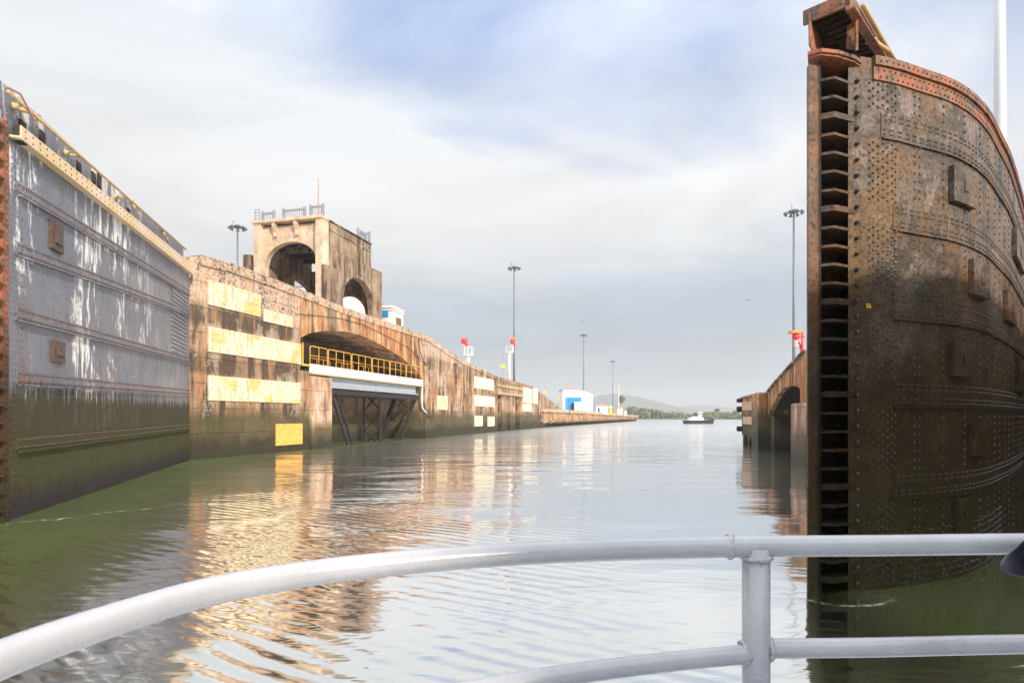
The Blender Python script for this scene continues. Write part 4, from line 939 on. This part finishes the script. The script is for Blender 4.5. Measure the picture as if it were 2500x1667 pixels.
# ---------------------------------------------------------------- masts, signals, small buildings
def mast(u, vh, Y, zb_, label, rad=.22, hw=1.15, zt_=None, mm='mast', nl=8):
    x, y, zh = at(u, vh, Y); zh = zt_ or zh; h = zh-zb_
    t = thing('floodlight_mast', label, 'light mast', (x, y, zb_), random.uniform(0,1), 'floodlight masts along the canal')
    mb = MB(); mb.tube([(0,0,0),(0,0,h*.5),(0,0,h)], rad, 14, rad*.55); mb.lathe((0,0,0), [(rad*1.8,0),(rad*1.8,.1),(rad*1.1,.15)], 14); mb.obj('pole', M[mm], t, smooth=True)
    mb = MB(); mb.lathe((0,0,h-.1), [(.15,-.1),(.55,0),(.6,.2),(.3,.45),(.1,.5)], 12)
    for i in range(nl): a = 2*math.pi*i/nl; mb.bar((0,0,h),(math.cos(a)*hw*.85, math.sin(a)*hw*.85, h-.05), .07)
    mb.tube([(-.6,0,h+.2),(-.6,0,h+1.0)], .03, 5); mb.bar((-.8,0,h+.8),(-.4,0,h+.9), .05); mb.obj('head_ring', M['lamp'], t)
    for i in range(nl):
        a = 2*math.pi*i/nl; c_, s_ = math.cos(a), math.sin(a); mb = MB(); p = Vector((c_*hw, s_*hw, h-.18)); d = Vector((c_*.5, s_*.5, -.85)).normalized()
        mb.tube([p-d*.25, p, p+d*.14], .14, 10, .27); mb.obj('floodlight', M['lamp'], t)
mast(580, 555, 93, 11.4, 'grey floodlight mast with ring head left of the concrete tower')
mast(1255, 654, 122, 8.5, 'tall grey floodlight mast rising behind the red and white signal')
mast(1425, 818, 215, 3.4, 'thin floodlight mast rising behind the white and blue warehouse', .24)
mast(1496, 882, 318, 2.8, 'farthest slim floodlight mast standing before the hazy hill', .24, 1.1)
mast(1938, 518, 86, 4.2, 'floodlight mast left of the brown gate behind the arched wall', .24)
mast(2441, 0, 28, 4.6, 'thick white mast running out of the picture top behind the brown gate', .30, 1.15, 30, 'white_mast')

def signal(u, vball, Y, zb_, vplat, label, col_='red', wcol='white', off=.0, boxy=True, plat=True):
    x, y, zt_ = at(u, vball, Y); h = zt_-zb_; hp = H+(V0-vplat)/F*Y-zb_
    t = thing('signal_post', label, 'signal', (x, y, zb_), 0, 'signal posts on the lock walls')
    mb = MB(); mb.tube([(off,0,0),(off,0,hp)], .25 if plat else .14, 12); mb.obj('column', M[wcol], t, smooth=True)
    if plat: mb = MB(); mb.lathe((off,0,hp), [(.25,-.2),(.75,0),(.75,.10),(.25,.10)], 16); mb.obj('platform', M[wcol], t)
    mb = MB(); 
    for k_ in range(8 if plat else 0): a = k_*math.pi/4; mb.tube([(off+0.68*math.cos(a),0.68*math.sin(a),hp+.1),(off+0.68*math.cos(a),0.68*math.sin(a),hp+1.2)], .025, 5)
    ring = [(off+0.68*math.cos(a*math.pi/8),0.68*math.sin(a*math.pi/8),hp+1.2) for a in range(17)]; mb.tube(ring, .025, 5)
    if plat: mb.obj('guardrail', M[wcol], t)
    mb = MB(); mb.tube([(0,0,hp+.1),(0,0,h)], .16, 8); mb.obj('stem', M['pink'], t)
    mb = MB(); kk_ = 1 if plat else .6; prof = [(a_*kk_, b_*kk_) for a_, b_ in [(.1,-.45),(.4,-.35),(.5,0),(.4,.35),(.1,.42)]]; mb.lathe((0,0,h), prof, 14); plat or (mb.bar((0,0,h),(.7,0,h),.12), mb.bar((.5,0,h-1.2),(.5,0,h+.3),.10), mb.bar((.35,0,h-1.0),(.35,0,h-.5),.1)); mb.tube([(0,0,h-.2),(.45,-.1,h-.75)], .22 if plat else .08, 8); mb.obj('lantern', M[col_], t, smooth=True)
    if boxy: mb = MB(); mb.box(-.45,.45,-.4,.4,h+.42*kk_,h+.75*kk_); mb.obj('cap', M['orange'], t)
signal(1134, 832, 86, 9.0, 868, 'red lantern on a white signal post on the sloping wall top', off=.5, boxy=False)
signal(1252, 834, 113, 8.2, 861, 'red and white signal post with orange cap before the tall mast', off=-.65)
signal(1943, 822, 48, 4.4, 850, 'bright red signal with orange cap beside the brown gate', 'red', 'red', off=.5, plat=False)
signal(1510, 943, 258, 3.2, 962, 'faded pinkish signal post far down the approach wall', 'pink', 'pink')
def flagpost(u, v0, v1, vb, Y, label, m='sign_yellow', size=.5):
    x, y, zt_ = at(u, v0, Y); zb_ = at(u, vb, Y)[2]; zm = at(u, v1, Y)[2]
    t = thing('marker_post', label, 'marker', (x, y, zb_-.6), 0, 'marker posts on the lock walls')
    mb = MB(); mb.tube([(0,0,0),(0,0,zt_-zb_+.6)], .06, 6); mb.obj('pole', M['rail_grey'], t)
    mb = MB(); z = zm-zb_+.6; mb.prism_y([(-size,z),(-size*.5,z+size*.7),(size*.5,z+size*.7),(size,z),(size*.5,z-size*.5),(-size*.5,z-size*.5)], -.12, .12); mb.obj('sign_plate', M[m], t)
flagpost(1228, 856, 895, 925, 106, 'thin pole with a yellow marker left of the tall mast')
flagpost(1331, 928, 957, 975, 128, 'thin pole with a low yellow marker on the sloping wall end', size=.4)
flagpost(1384, 938, 939, 1000, 160, 'pole with an orange lantern in front of the blue panel', 'orange', .5)
flagpost(1361, 962, 974, 995, 150, 'short yellow marker just left of the white warehouse', size=.35)
flagpost(1373, 984, 990, 1000, 155, 'low yellow bollard marker at the foot of the white warehouse', size=.35)

wh = thing('warehouse', 'white curved-roof warehouse with a bright blue panel on the far quay', 'building', at(1374,1000,186)[:2]+(3.3,), 0)
Wd = (1447-1374)/F*186; mb = MB(); arcp = [(0,0),(Wd,0),(Wd,5.9),(Wd*.85,6.5),(Wd*.6,7.0),(Wd*.35,7.25),(Wd*.0,7.1)]
mb.prism_y(arcp, 0, 14); mb.obj('wall', M['white'], wh)
mb = MB(); mb.prism_y([(-.2,7.1),(Wd*.35,7.3),(Wd*.6,7.05),(Wd*.85,6.55),(Wd+.15,5.9),(Wd+.15,6.05),(Wd*.85,6.75),(Wd*.6,7.25),(Wd*.35,7.5),(-.2,7.3)], -.2, 14.2); mb.obj('roof', M['roof_red'], wh)
mb = MB(); mb.box(.8, 5.6, -.08, -.004, .2, 4.8); mb.obj('blue_panel', M['blue'], wh)
d = MB(); d.box(2.6, 3.4, -.14, -.082, .2, 3.0); d.obj('door', M['window'], wh)
mb = MB(); mb.box(3.4, 6.2, -1.6, -.1, 0, 3.1); mb.box(3.2, 6.4, -1.8, -.1, 3.1, 3.3); mb.obj('annex', M['white'], wh)
def hut(u0_, u1_, vt, Y, label, m='white', zb_=3.0, win=True, nm='site_hut', roof='roof_red'):
    x0, y0, zt_ = at(u0_, vt, Y); w_ = (u1_-u0_)/F*Y; t = thing(nm, label, 'hut', (x0, y0, zb_), 0, 'small huts on the far quay'); h = zt_-zb_
    mb = MB(); mb.box(0, w_, 0, w_*.8, 0, h*.85); mb.obj('wall', M[m], t)
    mb = MB(); mb.prism_y([(-.15,h*.85),(w_+.15,h*.85),(w_*.55,h*1.05)], -.15, w_*.8+.15); mb.obj('roof', M[roof], t)
    if win: mb = MB(); mb.box(w_*.12, w_*.3, -.05, -.004, h*.25, h*.7); mb.obj('window', M['deep_blue'], t)
hut(1456, 1484, 988, 205, 'small white hut with a dark blue window right of the warehouse')
hut(1487, 1495, 991, 215, 'narrow yellow and blue kiosk beside the small white hut', 'sign_yellow', 3.0, True, 'site_hut', 'white')
hut(1507, 1520, 994, 232, 'cream block hut below the faded pink signal', 'board_pale', 2.9, False)
hut(1524, 1531, 1001, 245, 'smallest pale hut near the tip of the approach wall', 'pink', 2.6, False)
# mooring stones at the near end of the approach wall
random.seed(21)
mb = MB()
# tugboat
def tug():
    x, y, _ = at(1706, 0, 190); t = thing('tugboat', 'small dark-hulled tugboat with a white wheelhouse in the open water', 'tugboat', (x, y, 0), 0)
    K = 190/F; Lh = 74*K/2
    secs = []
    for f_, bw_, sh, k_ in ((-1,.55,1.15,.2),(-.9,.85,1.05,-.2),(-.5,1,.95,-.3),(0,1,1.0,-.3),(.5,.98,1.2,-.3),(.8,.7,1.5,-.2),(.95,.3,1.7,.1),(1.0,.04,1.8,.5)):
        xx = f_*Lh; hb = 1.5*bw_; secs.append([(xx,-hb,sh),(xx*.985,-hb*.92,k_),(xx*.985,hb*.92,k_),(xx,hb,sh)])
    mb = MB(); vs = [p for s_ in secs for p in s_]; fs = [(0,1,2,3),(31,30,29,28)]
    for i in range(7): a = 4*i; b = a+4; fs += [(a,b,b+1,a+1),(a+1,b+1,b+2,a+2),(a+2,b+2,b+3,a+3),(a+3,b+3,b,a)]
    mb.add(vs, fs); mb.obj('hull', M['black_steel'], t)
    mb = MB()
    for z_, r_ in ((.75,.12),(1.05,.08)):
        for sg_ in (-1, 1): mb.tube([(s_[0][0], sg_*(abs(s_[0][1])+.03), z_+max(0,(i-4))*.16) for i, s_ in enumerate(secs)], r_, 6)
    mb.obj('rubbing_strake', M['dark'], t)
    mb = MB(); mb.box(-Lh*.72, Lh*.25, -1.05, 1.05, 1.0, 1.9); mb.box(-Lh*.45, Lh*.16, -.8, .8, 1.9, 2.3); mb.obj('deckhouse', M['white'], t, bevel=.05)
    mb = MB(); mb.prism([(0-.1,-.62),(.75,-.62),(.95,-.3),(.95,.3),(.75,.62),(-.1,.62)], 2.3, 3.75); w_ = mb.obj('wheelhouse', M['white'], t, bevel=.03)
    for xx in (.02, .42): mb = MB(); mb.box(xx, xx+.26, -.66, -.624, 2.75, 3.4); mb.obj('window', M['window'], w_)
    mb = MB(); mb.prism([(-.2,-.72),(.8,-.72),(1.05,-.3),(1.05,.3),(.8,.72),(-.2,.72)], 3.76, 3.88); mb.obj('roof', M['roof_red'], t)
    for yy in (-.5, .5): mb = MB(); mb.tube([(-.85,yy,2.3),(-.85,yy,3.3)], .16, 8); mb.obj('funnel', M['black_steel'], t)
    mb = MB(); mb.tube([(.3,0,3.88),(.3,0,4.4)], .04, 6); mb.bar((.1,0,4.1),(.5,0,4.1),.05); mb.obj('mast', M['rail_grey'], t)
tug()
def bird(u, v, Y, label, sc=1):
    x, y, z = at(u, v, Y); mb = MB()
    mb.tube([(-.35*sc,0,0),(-.1*sc,0,.03*sc),(.2*sc,0,.05*sc),(.36*sc,0,.06*sc)], .04*sc, 6, .02*sc)
    for sg_ in (-1,1): mb.add([(-.08*sc,sg_*.04*sc,.04*sc),(.12*sc,sg_*.04*sc,.05*sc),(.05*sc,sg_*.5*sc,.22*sc),(-.12*sc,sg_*.9*sc,.12*sc),(-.1*sc,sg_*.45*sc,.19*sc)], [(0,1,2,3,4)])
    o = mb.obj('bird', M['dark'], None, loc=(x,y,z), rotz=.9); tag(o, label, 'bird')
bird(1830, 733, 120, 'tiny dark bird flying alone in the grey sky left of the gate')
bird(1421, 786, 150, 'tiny dark bird hovering just above the thin warehouse mast')

# ---------------------------------------------------------------- boat railing in front
k_ = 1.25
pl = [(-.617,.74),(-.58,.87),(-.51,1.02),(-.385,1.14),(-.207,1.235),(0,1.305),(.233,1.35),(.513,1.38),(.812,1.39),(1.175,1.41)]
pl = [(-.66,-1.2),(-.655,-.2),(-.65,.3)]+[(-.641,.56)]+pl+[(1.6,1.42),(2.0,1.40)]
P = [Vector((a*k_, b*k_)) for a, b in pl]; sp_ = spline(P, 8)
rl = thing('boat_railing', 'pale lilac-grey curved tube railing of the boat in the foreground', 'railing', (0,1.7,1.55), 0)
def D3(p, z): return (p.x, p.y-1.7, z-1.55)
zr = H-.294*k_*1.0; zl = H-.655
mb = MB(); mb.tube([D3(p, zr) for p in sp_], .030, 32); mb.obj('top_rail', M['enamel'], rl, smooth=True)
px = .700; pi = min(range(len(sp_)), key=lambda i: abs(sp_[i].x-px) if sp_[i].y > 1 else 9); pp = sp_[pi]
mb = MB(); mb.tube([D3(pp, 1.56), D3(pp, zr-.004)], .0375, 32); mb.obj('post', M['enamel'], rl, smooth=True)
low = [p*(1.0) for p in sp_]
low = [Vector((p.x*(1-.05*min(1,max(0,(.7-p.x)/.7))), p.y*(1-.062*min(1.4,max(0,(.7-p.x)/.7))))) for p in sp_]
mb = MB(); mb.tube([D3(p, zl-(.012 if p.x < .7 else 0)) for p in low[:pi+1]], .026, 28); mb.obj('lower_rail', M['enamel'], rl, smooth=True)
mb = MB(); mb.tube([D3(p, zl) for p in sp_[pi:]], .027, 28); mb.obj('lower_rail', M['enamel'], rl, smooth=True)
def weld(c, ax, r, name='weld_bead'):
    mb = MB(); ax = Vector(ax).normalized(); a = ax.cross(Vector((0,.3,1))).normalized(); b = ax.cross(a); ring = []; random.seed(3)
    for i in range(41):
        th = 2*math.pi*i/40; ring.append(Vector(c)+(a*math.cos(th)+b*math.sin(th))*r*(1+.05*math.sin(9*th)+random.uniform(-.04,.04))+ax*random.uniform(-.003,.003))
    ring[-1] = ring[0]; mb.tube(ring, .0075, 8, caps=False); mb.obj(name, M['enamel'], rl, smooth=True)
c0 = D3(pp, 0)
weld((c0[0], c0[1], zr-.030-1.55), (0,0,1), .037)
weld((c0[0]-.036, c0[1], zl-.012-1.55), (1,.06,0), .028); weld((c0[0]+.036, c0[1], zl-1.55), (1,0,0), .028)
weld((c0[0]-.075, c0[1], zr-1.55), (1,0,0), .029)
for xx in (-.60, 1.9):
    j = min(range(len(sp_)), key=lambda i: abs(sp_[i].x-xx)+(0 if xx > 0 else abs(sp_[i].y+.6))); mb = MB(); mb.tube([D3(sp_[j], 1.56), D3(sp_[j], zr-.004)], .0375, 20); mb.obj('post', M['enamel'], rl, smooth=True)
# boat bow carrying the rail, below the frame
bo = thing('tour_boat', 'white bow of the tour boat that carries the tube railing', 'boat', (0, -1, 0), 0)
ol = [(p.x*1.03, p.y+1+.02) for p in sp_]; ol = ol+[(2.6,-3.5),(-.9,-3.5)]
mb = MB(); mb.prism(ol, 1.35, 1.55); mb.obj('deck', M['grey'], bo)
mb = MB(); mb.prism([(x*.85, y-.12) for x, y in ol], -.3, 1.349); mb.obj('hull', M['white'], bo)
# dark hooded fitting, petal-shaped, at the right end of the rail
hd = thing('hooded_fitting', 'dark blue-grey pointed petal hood of a fitting at the right frame edge', 'lamp', (1.40, 1.60, zr-.006), 0)
ax = Vector((-.82,-.42,-.06)).normalized(); up_ = Vector((0,0,1)); a_ = (up_-ax*ax.dot(up_)).normalized(); b_ = ax.cross(a_)
mb = MB(); sg_ = 40; vs = []
def pet(th): return .035+.075*max(0, math.cos(2*(th-.25)))**1.5
for (r_, inner) in ((.060, 0), (.057, 1)):
    for j in range(2):
        for k2 in range(sg_):
            th = 2*math.pi*k2/sg_; L_ = 0 if j == 0 else pet(th)
            vs.append(ax*L_+(a_*math.cos(th+1.57)+b_*math.sin(th+1.57))*(r_*(1+.08*L_/.1)))
fs = []
for k2 in range(sg_):
    n2 = (k2+1)%sg_; fs += [(k2,n2,sg_+n2,sg_+k2),(2*sg_+k2,3*sg_+k2,3*sg_+n2,2*sg_+n2),(sg_+k2,sg_+n2,3*sg_+n2,3*sg_+k2)]
mb.add(vs, fs); mb.obj('hood', paint('blue_grey_plastic', (.045,.045,.065), .3), hd, smooth=True)
mb = MB(); mb.tube([-ax*.10, -ax*.03, ax*.004], .048, 28); mb.tube([ax*.004, ax*.012], .050, 28); mb.obj('barrel', M['dark'], hd, smooth=False)
mb = MB(); mb.tube([-ax*.04, -ax*.06+Vector((0,.04,-.04)), Vector((0,.1,-.0))], .02, 12); mb.obj('bracket', M['dark'], hd, smooth=True)

# ---------------------------------------------------------------- haze
hm = bpy.data.materials.new('haze'); hm.use_nodes = True; ht = hm.node_tree; ht.nodes.clear()
ho = ht.nodes.new('ShaderNodeOutputMaterial'); pv = ht.nodes.new('ShaderNodeVolumePrincipled'); ht.links.new(pv.outputs[0], ho.inputs['Volume'])
pv.inputs['Density'].default_value = .00045; pv.inputs['Color'].default_value = (.95,.98,1.0,1); pv.inputs['Anisotropy'].default_value = .2
mb = MB(); mb.box(-4700, 4700, -200, 4400, -8, 160)
ho_ = mb.obj('haze', hm); tag(ho_, None, None, kind='stuff'); ho_['label'] = 'pale haze hanging over the canal and the distant hills'
